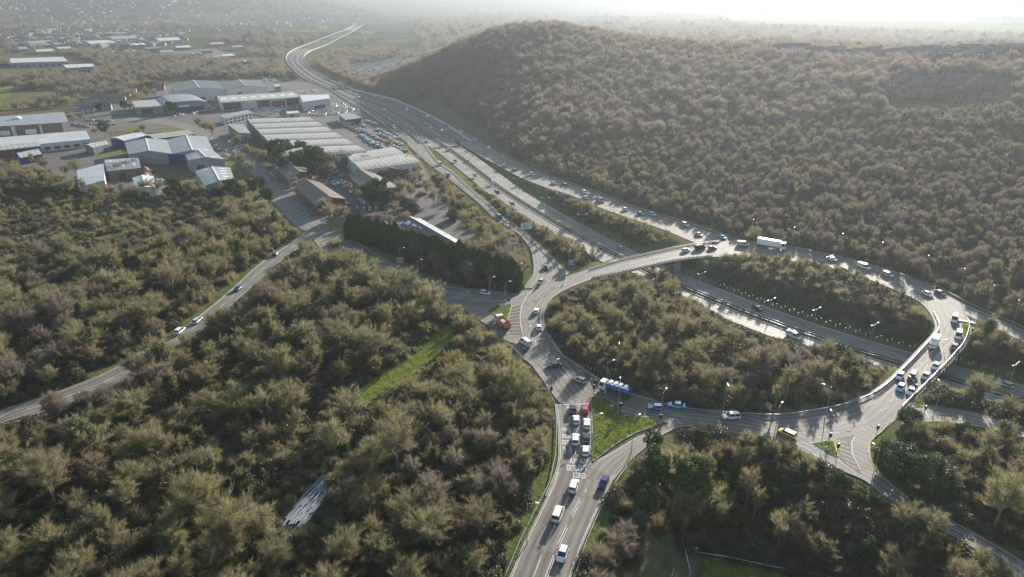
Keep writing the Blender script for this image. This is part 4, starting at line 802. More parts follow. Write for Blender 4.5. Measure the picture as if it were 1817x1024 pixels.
def building(label, cat, quad, h, roof=('gable', 'u', 1, 2.0), wm='cladding_white', rm='roof_grey', lights=0, doors=(), trim='white', name='warehouse', over=.3, extras=(), z0=-.15, zb=0.0):
    """quad: roof corners in photo pixels: far-left, far-right, near-right, near-left, at eaves height h"""
    W4 = [at(px, py, zb+h) for px, py in quad] if not isinstance(quad[0], Vector) else quad
    c = sum(W4, Vector())/4; root = empty(name, (c.x, c.y, zb)); Q = [Vector((w.x-c.x, w.y-c.y, 0)) for w in W4]
    kind, ax, nn, rise = roof
    def xy(u, v): return Q[0].lerp(Q[1], u).lerp(Q[3].lerp(Q[2], u), v)
    def prof(u, v):
        t = u if ax == 'u' else v; q = (t*nn) % 1.0 if t < 1 else 1.0
        if kind == 'flat': return 0
        if kind == 'gable': return rise*(1-abs(2*q-1))
        if kind == 'barrel': return rise*math.sqrt(max(0, 1-(2*q-1)**2))
        if kind == 'mono': return rise*t
        return 0
    K = nn*(2 if kind == 'gable' else 8 if kind == 'barrel' else 1); nu, nv = (K, 1) if ax == 'u' else (1, K)
    w = MB(); per = [((i/nu, 0), ((i+1)/nu, 0)) for i in range(nu)]+[((1, i/nv), (1, (i+1)/nv)) for i in range(nv)]+[((1-i/nu, 1), (1-(i+1)/nu, 1)) for i in range(nu)]+[((0, 1-i/nv), (0, 1-(i+1)/nv)) for i in range(nv)]
    def pz(u, v):
        t = u if ax == 'u' else v; e = prof(min(u, 1), min(v, 1)) if abs(t-1) > 1e-6 else (rise if kind == 'mono' else 0)
        return h+e
    for a, b_ in per:
        A, B = xy(*a), xy(*b_); w.add([A+Vector((0,0,z0)), B+Vector((0,0,z0)), B+Vector((0,0,pz(*b_)-.04)), A+Vector((0,0,pz(*a)-.04))], [(0,1,2,3)])
    w.build('wall', M[wm], root)
    # roof sheet with thickness and a little overhang
    cc = sum(Q, Vector())/4
    def ov(p): d = p-cc; return p+d.normalized()*over
    vs, fs, uv = [], [], []; top = {}
    for i in range(nu+1):
        for j in range(nv+1):
            u, v = i/nu, j/nv; p = ov(xy(u, v)) if (i in (0, nu) or j in (0, nv)) else xy(u, v); z = pz(u, v); vs.append((p.x, p.y, z+.16)); vs.append((p.x, p.y, z)); uv.append((u, v)); uv.append((u, v))
    I = lambda i, j, k: (i*(nv+1)+j)*2+k
    for i in range(nu):
        for j in range(nv): fs.append((I(i,j,0), I(i,j+1,0), I(i+1,j+1,0), I(i+1,j,0))); fs.append((I(i,j,1), I(i+1,j,1), I(i+1,j+1,1), I(i,j+1,1)))
        fs.append((I(i,0,0), I(i+1,0,0), I(i+1,0,1), I(i,0,1))); fs.append((I(i,nv,0), I(i,nv,1), I(i+1,nv,1), I(i+1,nv,0)))
    for j in range(nv): fs.append((I(0,j,0), I(0,j,1), I(0,j+1,1), I(0,j+1,0))); fs.append((I(nu,j,0), I(nu,j+1,0), I(nu,j+1,1), I(nu,j,1)))
    me = D.meshes.new('roof'); me.from_pydata(vs, [], fs); me.materials.append(M[rm]); ul = me.uv_layers.new(name='UVMap'); su = (Q[1]-Q[0]).length/12; sv = (Q[3]-Q[0]).length/12
    for l in me.loops: a, b_ = uv[l.vertex_index]; ul.data[l.index].uv = (b_*sv, a*su) if ax == 'u' else (a*su, b_*sv)
    bm = bmesh.new(); bm.from_mesh(me); bmesh.ops.recalc_face_normals(bm, faces=bm.faces); bm.to_mesh(me); bm.free(); me.update(); rf = link('roof', me, root)
    def onroof(u, v, dz=.2): p = xy(u, v); return Vector((p.x, p.y, pz(u, v)+dz))
    # ridge caps
    if kind == 'gable' and trim:
        for i in range(nn):
            r_ = MB(); t = (i+.5)/nn; a, b_ = (onroof(t, 0), onroof(t, 1)) if ax == 'u' else (onroof(0, t), onroof(1, t)); r_.path([a, b_], .7, .1, 0); r_.build('ridge_cap', M[trim], rf)
    if kind == 'barrel' and nn == 1:
        for i in range(nn+1):
            r_ = MB(); t = min(i/nn, .9999) if i == nn else i/nn; t_ = i/nn; a, b_ = (xy(t_, 0), xy(t_, 1)) if ax == 'u' else (xy(0, t_), xy(1, t_)); a = a+Vector((0,0,h+.17)); b_ = b_+Vector((0,0,h+.17)); r_.path([a, b_], .5, .12, 0); r_.build('valley_gutter', M['steel'], rf)
    for i in range(lights):
        for s_ in ((.25, .75) if kind == 'gable' else (.5,)):
            t0 = (i+.5)/lights; L_ = MB(); base = .0
            for b0 in range(nn if kind == 'gable' else 1):
                q = (b0+s_)/nn if kind == 'gable' else s_; d_ = .09/nn if kind == 'gable' else .12
                cs = [(q-d_, t0-.035), (q+d_, t0-.035), (q+d_, t0+.035), (q-d_, t0+.035)]
                L_.add([onroof(*(c_ if ax == 'u' else c_[::-1]), .19) for c_ in cs], [(0,1,2,3)])
            L_.build('rooflight', M['rooflight'], rf)
    # openings: (side, s0, s1, z0, z1, material, name); side n(near) f l r
    E_ = {'n': (Q[3], Q[2]), 'f': (Q[1], Q[0]), 'l': (Q[0], Q[3]), 'r': (Q[2], Q[1])}
    for sd, s0, s1, za, zb_, m_, nm in doors:
        A, B = E_[sd]; d = (B-A).normalized(); nrm = Vector((d.y, -d.x, 0)); p0, p1 = A.lerp(B, s0), A.lerp(B, s1); o = MB()
        vs_ = [p0+nrm*.08+Vector((0,0,za)), p1+nrm*.08+Vector((0,0,za)), p1+nrm*.08+Vector((0,0,zb_)), p0+nrm*.08+Vector((0,0,zb_)), p0+Vector((0,0,za)), p1+Vector((0,0,za)), p1+Vector((0,0,zb_)), p0+Vector((0,0,zb_))]
        o.add(vs_, [(0,1,2,3),(0,4,5,1),(1,5,6,2),(2,6,7,3),(3,7,4,0)]); o.build(nm, M[m_], root)
    for f_ in extras: f_(root, xy, pz)
    tag(root, label, cat); return root
def wins(side, n, z0, z1, fill=.6, m='glazing', nm='window', a=0.0, b=1.0):
    return [(side, a+(b-a)*(i+.5-fill/2)/n, a+(b-a)*(i+.5+fill/2)/n, z0, z1, m, nm) for i in range(n)]
GL = 'glazing'
building('long superstore under six wavy grey barrel roofs beside its car park', 'superstore', [(437,213),(545,209),(652,272),(500,277)], 8, ('barrel','v',6,1.3), 'cladding_green', 'roof_pale', 0, wins('l', 7, 1, 5)+wins('r', 8, .5, 4, .5)+[('l',.02,.1,0,4,'dark','loading_door')], name='superstore')
building('low wing of the superstore, wavy roof at the south end of its car park', 'superstore', [(612,277),(692,262),(745,288),(640,303)], 7, ('barrel','v',2,1.3), 'cladding_white', 'roof_pale', 0, [('f',.0,1,5,6.9,'cladding_teal','fascia')]+wins('n', 6, 1, 4), name='store_wing')
building('green-walled entrance block on the west corner of the superstore', 'building', [(404,221),(432,222),(445,238),(424,236)], 9, ('mono','u',1,.6), 'cladding_green', 'roof_pale', 0, wins('n', 3, 1, 6, .7)+wins('l', 3, 1, 6, .6), name='entrance_block')
building('brown-roofed brick office nearest the superstore on the left', 'office', [(489,297),(524,288),(552,305),(513,320)], 5, ('gable','u',1,2.6), 'brick', 'roof_brown', 0, wins('l', 8, 1, 2.4)+wins('l', 8, 3.6, 5)+wins('n', 3, 1, 2.4)+wins('n', 3, 3.6, 5), trim=None, name='office_building', over=.9)
building('long brown-roofed brick office along the estate road', 'office', [(523,331),(562,321),(612,353),(562,366)], 5, ('gable','u',1,2.8), 'brick', 'roof_brown', 0, wins('l', 10, 1, 2.4)+wins('l', 10, 3.6, 5)+wins('n', 4, 1, 2.4)+wins('n', 4, 3.6, 5), trim=None, name='office_building', over=.9)
building('brown-roofed brick office in the middle of the office car park', 'office', [(618,312),(655,303),(716,337),(656,347)], 5, ('gable','u',1,2.8), 'brick', 'roof_brown', 0, wins('l', 10, 1, 2.4)+wins('l', 10, 3.6, 5)+wins('n', 4, 1, 2.4), trim=None, name='office_building', over=.9)
building('dark-roofed brick office tucked against the store wing', 'office', [(648,290),(676,282),(716,302),(672,308)], 4.5, ('gable','u',1,2.4), 'brick_dark', 'roof_slate', 0, wins('n', 4, 1, 2.4)+wins('l', 6, 3.4, 4.8), trim=None, name='office_building', over=.7)
building('long black-roofed hall with rooflights behind the tall conifer hedge', 'hall', [(710,401),(748,389),(848,446),(806,458)], 4, ('gable','u',1,2.6), 'render_pale', 'roof_slate', 9, wins('l', 8, 1, 2.4)+wins('r', 8, 1, 2.4), trim='white', name='hall')
building('flat-roofed pay kiosk at the far end of the superstore car park', 'kiosk', [(601,203),(620,201),(641,210),(614,213)], 5, ('mono','u',1,.5), 'glazing', 'roof_grey', 0, [('n',.05,.3,0,3,'render_pale','door')], name='kiosk', over=1.2)
building('wide double-ridged grey warehouse with a deep blue end wall', 'warehouse', [(223,254),(366,243),(381,272),(228,274)], 7, ('gable','u',2,2.2), 'cladding_grey', 'roof_grey', 0, [('n',.45,.98,.0,6.6,'cladding_blue','blue_end_panel'),('n',.7,.8,0,4,'dark','loading_door')], name='warehouse')
building('grey warehouse with striped rooflights adjoining the blue-walled one', 'warehouse', [(327,272),(375,265),(398,283),(335,285)], 7, ('gable','u',1,1.8), 'cladding_grey', 'roof_grey', 4, [('n',.2,.4,0,4,'dark','loading_door')], name='warehouse')
building('grey-roofed shed with a bright ridge behind the roadside trees', 'warehouse', [(346,304),(408,298),(417,322),(364,330)], 6, ('gable','u',1,1.8), 'cladding_grey', 'roof_grey', 5, [('n',.2,.5,0,4,'dark','loading_door')], name='warehouse')
building('pale single-pitch shed at the left end of the lorry yard', 'warehouse', [(136,303),(185,296),(187,326),(140,332)], 5, ('mono','u',1,2), 'render_pale', 'roof_white', 0, [('n',.3,.6,0,3.5,'dark','loading_door')], name='warehouse')
building('dark-walled shed between the pale shed and the blue-ended warehouse', 'warehouse', [(186,284),(244,280),(250,298),(190,304)], 6, ('gable','v',1,1.5), 'render_brown', 'roof_grey', 3, [('n',.3,.5,0,4,'dark','loading_door')], name='warehouse')
building('small pale-roofed shed behind the bare trees of the yard', 'warehouse', [(235,316),(272,313),(276,334),(242,338)], 5, ('gable','u',1,1.2), 'cladding_white', 'roof_white', 0, [('n',.3,.6,0,3,'dark','loading_door')], name='warehouse')
building('tiny red brick gatehouse in the lorry yard', 'gatehouse', [(252,301),(263,298),(268,304),(256,308)], 3, ('gable','u',1,1.6), 'brick', 'render_pale' if False else 'roof_brown', 0, [('n',.3,.6,0,2.2,'white','door')], trim=None, name='gatehouse')
def domes(root, xy, pz):
    for u, v in ((.12, .35), (.5, .4), (.17, .62)):
        p = xy(u, v); m_ = MB(); n_ = 12; R_ = 3.2; vs, fs = [], []
        for j in range(5):
            el = j/4*1.5; 
            for i in range(n_): vs.append((p.x+R_*math.cos(el)*math.cos(i*6.2832/n_), p.y+R_*math.cos(el)*math.sin(i*6.2832/n_), pz(u, v)+1.0+1.4*math.sin(el)))
        for i in range(n_): vs.append((p.x+R_*.8*math.cos(i*6.2832/n_), p.y+R_*.8*math.sin(i*6.2832/n_), pz(u, v)))
        for j in range(4):
            for i in range(n_): fs.append((j*n_+i, j*n_+(i+1) % n_, (j+1)*n_+(i+1) % n_, (j+1)*n_+i))
        for i in range(n_): fs.append((5*n_+i, 5*n_+(i+1) % n_, (i+1) % n_, i))
        m_.add(vs, fs); m_.build('roof_cowl', M['white'], root)
building('huge brown-walled factory with three white roof cowls', 'factory', [(-60,212),(113,199),(121,217),(-60,228)], 13, ('flat','u',1,0), 'render_brown', 'roof_grey', 0, [('n',.42,.46,0,12.5,'cladding_white','pilaster'),('n',.7,.72,0,12.5,'cladding_white','pilaster'),('n',.93,1,0,12.8,'render_pale','corner_panel'),('n',.55,.66,6,9.5,'rooflight','window'),('n',.3,.4,6,9.5,'rooflight','window'),('n',.75,.9,3,6,'render_pale','door_panel')], name='factory', extras=(domes,))
building('long low white annexe in front of the brown factory', 'annexe', [(-60,249),(152,232),(158,241),(-60,262)], 8, ('mono','v',1,-2.5), 'cladding_white', 'roof_white', 0, wins('n', 12, 1, 3), name='annexe')
building('low unit with red and blue front panels at the left edge', 'unit', [(-60,264),(66,252),(72,258),(-60,272)], 7, ('mono','v',1,-.5), 'cladding_grey', 'roof_pale', 0, [('n',.1,.6,1,6,'cladding_red','red_panel'),('n',.62,.98,1,6,'cladding_blue','blue_panel')], name='industrial_unit')
building('small blue-fronted unit with rooflights beside the red and blue one', 'unit', [(30,272),(68,264),(74,272),(36,279)], 5, ('mono','v',1,-.6), 'cladding_blue', 'roof_pale', 4, [('n',.4,.6,0,3,'dark','loading_door')], name='industrial_unit')
building('grey-roofed green-walled unit beside the bright lawn', 'unit', [(150,257),(186,250),(194,256),(165,263)], 5, ('gable','v',1,1), 'cladding_green', 'roof_pale', 4, [('n',.6,.8,0,3.4,'dark','loading_door')], name='industrial_unit')
building('blue-grey flat unit behind the blue-ended warehouse, left one', 'unit', [(196,245),(240,236),(262,240),(220,250)], 6, ('gable','v',1,1), 'cladding_blue', 'roof_white', 0, wins('n', 6, 1, 3), name='industrial_unit')
building('pale-roofed unit behind the blue-ended warehouse, right one', 'unit', [(258,240),(330,232),(345,238),(275,247)], 6, ('gable','v',1,1), 'cladding_blue', 'roof_pale', 0, wins('n', 8, 1, 3), name='industrial_unit')
building('large two-bay retail hall with black roofs and pale walls', 'retail hall', [(302,150),(384,144),(400,158),(309,164)], 11, ('gable','u',1,3), 'cladding_white', 'roof_dark', 0, wins('n', 3, 1, 4, .4), name='retail_hall')
building('second bay of the black-roofed retail hall, next to the road', 'retail hall', [(386,149),(462,143),(474,155),(402,160)], 11, ('gable','u',1,3), 'cladding_white', 'roof_dark', 0, wins('n', 3, 1, 4, .4)+[('n',.25,.35,6,8,'cladding_red','sign_panel')], name='retail_hall')
building('curved-roof car showroom, grey with a broad glazed front', 'showroom', [(281,174),(345,170),(367,181),(294,187)], 8, ('barrel','u',1,2.4), 'cladding_grey', 'roof_grey', 0, [('n',.15,.9,.5,5,GL,'shop_window'),('n',.3,.55,5.2,6.8,'white','sign_panel')], name='showroom')
building('low flat wing left of the curved-roof showroom', 'showroom', [(234,180),(282,176),(290,188),(240,191)], 7, ('flat','u',1,0), 'cladding_grey', 'roof_pale', 0, [('n',.2,.6,.5,5,GL,'shop_window')], name='showroom')
building('long dealership row with pale roof and dark glazed fronts', 'dealership', [(385,171),(520,163),(532,172),(392,182)], 8, ('mono','v',1,.0), 'cladding_white', 'roof_pale', 8, [('n',.02,.24,.5,7,GL,'shop_window'),('n',.44,.6,.5,7,GL,'shop_window'),('n',.62,.8,.5,6,'cladding_red','shop_window'),('n',.82,.98,.5,7,GL,'shop_window')], name='dealership')
building('white rounded-end showroom closing the dealership row', 'showroom', [(532,169),(583,168),(585,175),(537,181)], 9, ('flat','u',1,0), 'cladding_white', 'roof_white', 0, [('n',.4,.8,.5,4,GL,'shop_window')], name='showroom')
building('small two-storey blue-white office in front of the dealership row', 'office', [(390,205),(440,195),(447,200),(398,210)], 6, ('flat','u',1,0), 'cladding_white', 'roof_grey', 0, wins('n', 7, .8, 2.4)+wins('n', 7, 3.4, 5), name='office_building')
building('little white canopy building among the sales cars', 'kiosk', [(508,198),(528,197),(532,200),(510,202)], 3.5, ('flat','u',1,0), 'cladding_white', 'roof_white', 0, [('n',.2,.5,0,2.4,GL,'shop_window')], name='kiosk')
building('long bright white roofed depot at the far left', 'depot', [(18,104),(112,101),(120,107),(18,110)], 9, ('mono','v',1,-1.5), 'cladding_grey', 'roof_white', 0, wins('n', 9, 1, 4), name='depot')
building('pale flat depot to the right of the bright white one', 'depot', [(112,115),(164,113),(168,118),(118,121)], 9, ('flat','v',1,0), 'cladding_grey', 'roof_white', 0, wins('n', 6, 1, 4), name='depot')
ri = 0
for q, h_, l in (([(58,52),(90,50),(104,54),(70,56)],9,'low grey shed in the far industrial strip, leftmost one'),([(150,73),(188,71),(207,75),(160,78)],9,'broad grey shed in the far industrial strip, near its middle'),([(190,65),(238,63),(243,68),(200,70)],9,'pale shed behind the broad grey one in the far strip'),([(276,68),(316,66),(320,71),(282,73)],9,'white-roofed shed at the right end of the far strip'),([(48,74),(80,72),(84,76),(52,78)],9,'thin pale shed at the left of the far strip'),([(486,150),(494,150),(498,153),(488,154)],7,'small white block right of the retail hall')):
    building(l, 'shed', q, h_, ('gable','v',1,1), 'cladding_grey', 'roof_white' if ri % 2 else 'roof_grey', 0, (), name='shed'); ri += 1
it = []; RS = random.Random(4)
for i, (x, y, w_, d_) in enumerate([(20,84,26,4),(62,88,30,4),(100,84,24,3),(128,90,20,3),(150,62,22,3),(100,62,26,3),(20,64,24,3),(230,78,24,3),(255,84,26,3),(282,90,22,3),(310,82,24,3),(330,94,26,3),(352,88,20,3),(365,100,24,3),(392,97,20,3),(340,106,22,3),(218,90,20,3),(180,92,22,3),(200,58,20,2),(240,56,22,2),(270,58,18,2),(300,58,20,2),(416,108,18,3),(10,76,18,2),(75,78,16,2),(134,74,18,2),(372,76,22,3),(410,82,18,2)]):
    o = building('x', 'shed', [(x, y), (x+w_, y-1.5), (x+w_+5, y+d_-1), (x+3, y+d_)], RS.choice([5, 6, 8]), RS.choice([('gable','v',1,1.2), ('flat','u',1,0), ('gable','u',2,1.5)]), RS.choice(['cladding_grey', 'cladding_white', 'render_brown', 'cladding_green']), RS.choice(['roof_white', 'roof_pale', 'roof_grey', 'roof_grey', 'roof_dark']), 0, (), trim=None, name='shed'); it.append((o, 'low flat far', x, y))
label_rows(it, 'distant industrial strip', 'sheds of the distant industrial strip', 'shed', 7, 'shed')
for px in ([(150,84),(215,86),(300,98),(420,112),(400,118),(300,108),(190,96)], [(-20,66),(80,68),(130,80),(60,84),(-20,80)], [(230,72),(330,76),(420,96),(400,104),(320,96),(240,86)]): sheet('yard', px, M['dirt'] if px[0][0] == 150 else M['yard'], .12)
# houses -----------------------------------------------------------------------
M['house_wall'] = mat('house_wall', (.4,.38,.35), .85, rnd=[(.30,.28,.26),(.2,.14,.12),(.38,.37,.35),(.24,.2,.17)]); M['house_roof'] = mat('house_roof', (.13,.11,.10), .8, rnd=[(.12,.10,.09),(.16,.09,.07),(.10,.10,.105),(.2,.19,.18)])
def house_mesh(L_, W_, H_, P_):
    m_ = MB(); x, y = L_/2, W_/2
    m_.add([(-x,-y,-1),(x,-y,-1),(x,y,-1),(-x,y,-1),(-x,-y,H_),(x,-y,H_),(x,y,H_),(-x,y,H_),(-x,0,H_+P_),(x,0,H_+P_)], [(0,1,5,4),(2,3,7,6),(1,2,6,9,5),(3,0,4,8,7)], 0)
    o = .4; m_.add([(-x-o,-y-o,H_-.25),(x+o,-y-o,H_-.25),(x+o,0,H_+P_+.1),(-x-o,0,H_+P_+.1),(x+o,y+o,H_-.25),(-x-o,y+o,H_-.25)], [(0,1,2,3),(3,2,4,5)], 1)
    m_.box(x*.6, x*.6+.9, -.45, .45, H_+P_-.6, H_+P_+1.1, 0)
    n_ = max(2, int(L_/3.2))
    for i in range(n_):
        cx = -x+(i+.5)*L_/n_
        for zz in (1.0, 3.4):
            for sy in (-1, 1): yy = sy*(y+.03); m_.add([(cx-.7,yy,zz),(cx+.7,yy,zz),(cx+.7,yy,zz+1.2),(cx-.7,yy,zz+1.2)], [(0,1,2,3)], 2)
    me = D.meshes.new('house'); me.from_pydata(m_.v, [], m_.f)
    for k_ in ('house_wall', 'house_roof', 'glass'): me.materials.append(M[k_])
    me.polygons.foreach_set('material_index', m_.m); me.update(); return me
HM = [house_mesh(9, 8, 5, 2.6), house_mesh(13, 8, 5.2, 2.6), house_mesh(28, 8.5, 5.2, 2.8)]
def house_at(px, py, k, ang, name='house', dz=0):
    p = hit(px, py); o = link(name, HM[k], None, (p.x, p.y, p.z+dz), ang); return o
# terraces on the hillside, right
it = []
for i, (x, y, k, a) in enumerate([(1572,168,0,.3),(1580,162,0,.3),(1588,156,0,.3),(1597,150,1,.3),(1608,146,1,.2),(1622,143,1,.1),(1600,168,1,.5),(1612,161,1,.5),(1625,154,1,.4),(1640,150,2,0),(1668,148,2,0),(1697,148,2,0),(1640,160,2,0),(1664,161,2,0),(1688,160,2,0),(1630,174,2,.05),(1655,176,2,0),(1682,177,2,-.1),(1700,168,1,.6),(1712,160,1,.6),(1722,153,1,.6),(1732,146,1,.6),(1586,178,0,.2),(1597,181,0,.2),(1735,162,1,.1),(1752,160,1,.0),(1695,190,0,.1),(1735,186,0,0),(1800,150,1,0)]):
    o = house_at(x, y, k, a, 'terraced_house'); o.scale = (.6, .6, .6); o.location.z += .8; o.material_slots[0].link = 'OBJECT'; o.material_slots[0].material = M['brick'] if i % 3 else M['render_brown']; o.material_slots[1].link = 'OBJECT'; o.material_slots[1].material = M['roof_brown']; it.append((o, 'long' if k == 2 else 'small', x, y))
label_rows(it, 'terraces on the wooded hillside', 'hillside houses', 'house', 10, 'house')
it = []
for i, x in enumerate(list(range(1385, 1640, 21))+list(range(1640, 1830, 24))):
    k = 2 if x > 1640 else (i % 3 > 0)*1; y = 62+(x-1385)*.018; p = at(x, y, 0); a_ = math.atan2(p.x, p.y); r_ = float(np.interp(a_, CA, CR))-18+(i % 3)*8; X_, Y_ = math.sin(a_)*r_, math.cos(a_)*r_
    o = link('ridge_house', HM[int(k)], None, (X_, Y_, tz(X_, Y_)+2.5), .05); it.append((o, 'long pale' if k == 2 else 'small', x, y))
label_rows(it, 'row along the hill crest', 'houses along the crest', 'house', 99, 'house')
# brick houses of the near left, dark bungalow rows
it = [(house_at(x, y, k, a), 'brown brick', x, y) for x, y, k, a in [(150,196,0,.6),(158,202,0,.6),(165,190,1,.5),(175,184,1,.5),(186,196,1,.4),(196,180,1,.5),(206,172,1,.4),(220,170,1,.3),(232,166,1,.4),(250,160,0,.3),(190,172,1,.4),(212,182,1,.4),(270,156,1,.3),(286,160,0,.3)]]
label_rows(it, 'estate among trees at left', 'brick houses among the trees', 'house', 99, 'house')
# the far town
pts = []
RT = np.random.default_rng(3)
while len(pts) < 2600:
    x = RT.uniform(-20, 640); y = 24+RT.random()**.9*62
    lim = 84-max(0, x-250)*.11; 
    if y > lim: continue
    if 330 < x < 600 and 46 < y < 70 and RT.random() < .85: continue
    if x > 330 and y > 56: continue
    if math.sin(x*.05+y*.3)+math.sin(x*.11-y*.5) < -.5: continue
    pts.append((x, y))
pts.sort(key=lambda q: -q[1]); P3 = [at(x, y, 1.0) for x, y in pts]; it = []
for (x, y), p in list(zip(pts, P3))[:215]:
    o = link('town_house', HM[int(RT.integers(0, 3))], None, (p.x, p.y, tz(p.x, p.y)), float(RT.choice([.1, .35, 1.6, -.2]))); o.scale = (1.15, 1.15, 1.0); it.append((o, 'small', x, y))
label_rows(it, 'far town at upper left', 'houses of the far town', 'house', 12, 'house')
CH_ = joined_collection('house_kinds', HM)
def town(name, P3, s0, label):
    n_ = len(P3); o = scatter(name, CH_, [(p.x, p.y, tz(p.x, p.y)) for p in P3], RT.integers(0, 3, n_), np.full((n_, 3), s0), label, 'town'); o.data.attributes['rot'].data.foreach_set('vector', np.stack([np.zeros(n_), np.zeros(n_), RT.choice([.1, .35, 1.6, -.2], n_)], 1).astype(np.float32).ravel())
town('far_town', P3[215:], 1.0, 'pale roofs of the far town beneath the dark moor')
P4 = [at(RT.uniform(1480, 1830), RT.uniform(9, 36)-0, 8) for i in range(420)]; P4 = [p for p in P4 if p.y < 8500 and math.sin(p.x*.003)+math.sin(p.y*.004) > -.3]
P4 = [at(x, y, 8) for x, y in [(RT.uniform(1560, 1825), RT.uniform(10, 27)) for i in range(260)]+[(RT.uniform(1775, 1830), RT.uniform(26, 39)) for i in range(60)]+[(RT.uniform(1070, 1100), RT.uniform(10, 22)) for i in range(20)]]
town('hazy_suburb', P4, 2.0, 'hazy suburb beyond the bright fields at the upper right')
# ------------------------------------------------------------------ vehicles
def loft(m_, secs, mi=0, cap=True):
    """secs: list of (x, [(y,z)...]) rings, same count"""
    n_ = len(secs[0][1]); vs = [(x, y, z) for x, r_ in secs for y, z in r_]; fs = []
    for i in range(len(secs)-1):
        for j in range(n_): fs.append((i*n_+j, i*n_+(j+1) % n_, (i+1)*n_+(j+1) % n_, (i+1)*n_+j))
    if cap: fs += [tuple(range(n_-1, -1, -1)), tuple((len(secs)-1)*n_+j for j in range(n_))]
    m_.add(vs, fs, mi)
CARS = {  # length, width, height, shoulder height, cabin: base rear, roof rear, roof front, base front (fractions of length from the rear)
 'hatch': (4.0, 1.74, 1.48, .92, .03, .10, .58, .78), 'saloon': (4.6, 1.8, 1.45, .92, .12, .26, .60, .77), 'estate': (4.7, 1.82, 1.5, .93, .03, .08, .60, .78),
 'suv': (4.55, 1.86, 1.70, 1.02, .03, .08, .60, .78), 'mpv': (4.8, 1.9, 1.95, 1.1, .02, .05, .68, .88), 'van': (5.2, 1.98, 2.1, 1.15, .0, .02, .70, .88)}
def ring(w, z0, z1, r=.16):
    return [(-w*.9, z0), (w*.9, z0), (w, z0+r), (w, z1-r), (w*.88, z1), (-w*.88, z1), (-w, z1-r), (-w, z0+r)]
def car_parts(kind):
    L, Wd, H, sh, c0, c1, c2, c3 = CARS[kind]; x0 = -L/2; w = Wd/2; b_ = MB(); hood = sh-.02; nose = sh-.22
    loft(b_, [(x0, ring(w*.86, .38, sh-.12)), (x0+.15, ring(w*.96, .28, sh-.02)), (x0+L*.25, ring(w, .22, sh)), (x0+L*.7, ring(w, .22, sh)), (x0+L*.80, ring(w, .22, hood)), (x0+L*.93, ring(w*.95, .24, nose+.08)), (x0+L, ring(w*.80, .32, nose-.1))])
    # roof skin and pillars
    xr0, xr1, xb0, xb1 = x0+L*c1, x0+L*c2, x0+L*c0, x0+L*c3; wr = w*.76; wb = w*.93
    b_.box(xr0, xr1, -wr, wr, H-.07, H); 
    for sy in (-1, 1):
        for (xa, xt) in ((xb0, xr0), (xb1, xr1), ((xb0+xb1)/2-.1, (xr0+xr1)/2-.1)):
            b_.add([(xa-.06, sy*wb, sh-.04), (xa+.06, sy*wb, sh-.04), (xt+.06, sy*(wr+.012), H-.03), (xt-.06, sy*(wr+.012), H-.03)], [(0,1,2,3),(3,2,1,0)])
        b_.box(x0+L*.70, x0+L*.70+.18, sy*(w+.02) if sy > 0 else -w-.2, w+.2 if sy > 0 else -w-.02, sh-.02, sh+.14)
    g = {}
    def pane(vs): q = MB(); q.add(vs, [tuple(range(len(vs)))]); return q
    zt = H-.05; zb_ = sh-.03
    g['windscreen'] = pane([(xb1, -wb*.95, zb_), (xb1, wb*.95, zb_), (xr1, wr, zt), (xr1, -wr, zt)])
    g['rear_window'] = pane([(xb0, wb*.95, zb_), (xb0, -wb*.95, zb_), (xr0, -wr, zt), (xr0, wr, zt)])
    for sy in (1, -1):
        q = [(xb0, sy*wb*.985, zb_), (xb1, sy*wb*.985, zb_), (xr1, sy*wr, zt), (xr0, sy*wr, zt)]
        g['side_window' if sy > 0 else 'side_window2'] = pane(q)
    if kind == 'van':
        for sy in (-1, 1):
            y = sy*w*.97; q = MB(); b_.add([(xb0, y, sh-.1), (x0+L*.52, y, sh-.1), (x0+L*.52, sy*(wr+.03), H-.04), (xr0, sy*(wr+.03), H-.04)], [(0,1,2,3),(3,2,1,0)])
        b_.add([(xb0-.02, -wb, sh-.1), (xb0-.02, wb, sh-.1), (xr0-.02, wr, H-.04), (xr0-.02, -wr, H-.04)], [(0,1,2,3),(3,2,1,0)]); g.pop('rear_window')
    wh = MB(); r_ = .34
    wh.tube((0, -.11, 0), (0, .11, 0), r_, r_, 14); rim = MB(); rim.tube((0, -.125, 0), (0, .125, 0), r_*.6, r_*.6, 10)
    hl = MB(); hl.box(0, .06, -.2, .2, -.08, .08); return b_, g, wh, rim, hl, (L, Wd, H, sh)
def mesh_of(mb, name, mats): o = mb.build(name, mats); me = o.data; D.objects.remove(o); return me
CM = {}
for k in CARS:
    b_, g, wh, rim, hl, dm = car_parts(k); nm = MB(); nm.v = list(b_.v); nm.f = list(b_.f); nm.m = [0]*len(b_.f)
    for q in g.values(): nm.add(q.v, q.f, 1)
    L, Wd = dm[0], dm[1]
    for sx in (-.31, .32):
        for sy in (-1, 1): nm.tube((L*sx, sy*(Wd/2-.2), .33), (L*sx, sy*(Wd/2+.01), .33), .33, .33, 8, 2)
    CM[k] = dict(body=mesh_of(b_, 'body', PA['white']), panes=[(n_.rstrip('2'), mesh_of(q, n_.rstrip('2'), M['glass'])) for n_, q in g.items()], wheel=mesh_of(wh, 'wheel', M['tyre']), rim=mesh_of(rim, 'rim', M['steel']), hl=mesh_of(hl, 'headlight', M['lamp']), tl=mesh_of(hl, 'tail_light', M['red']), far=mesh_of(nm, 'car', [PA['white'], M['glass'], M['tyre']]), dm=dm)
def paint(o, c):
    o.material_slots[0].link = 'OBJECT'; o.material_slots[0].material = PA[c]
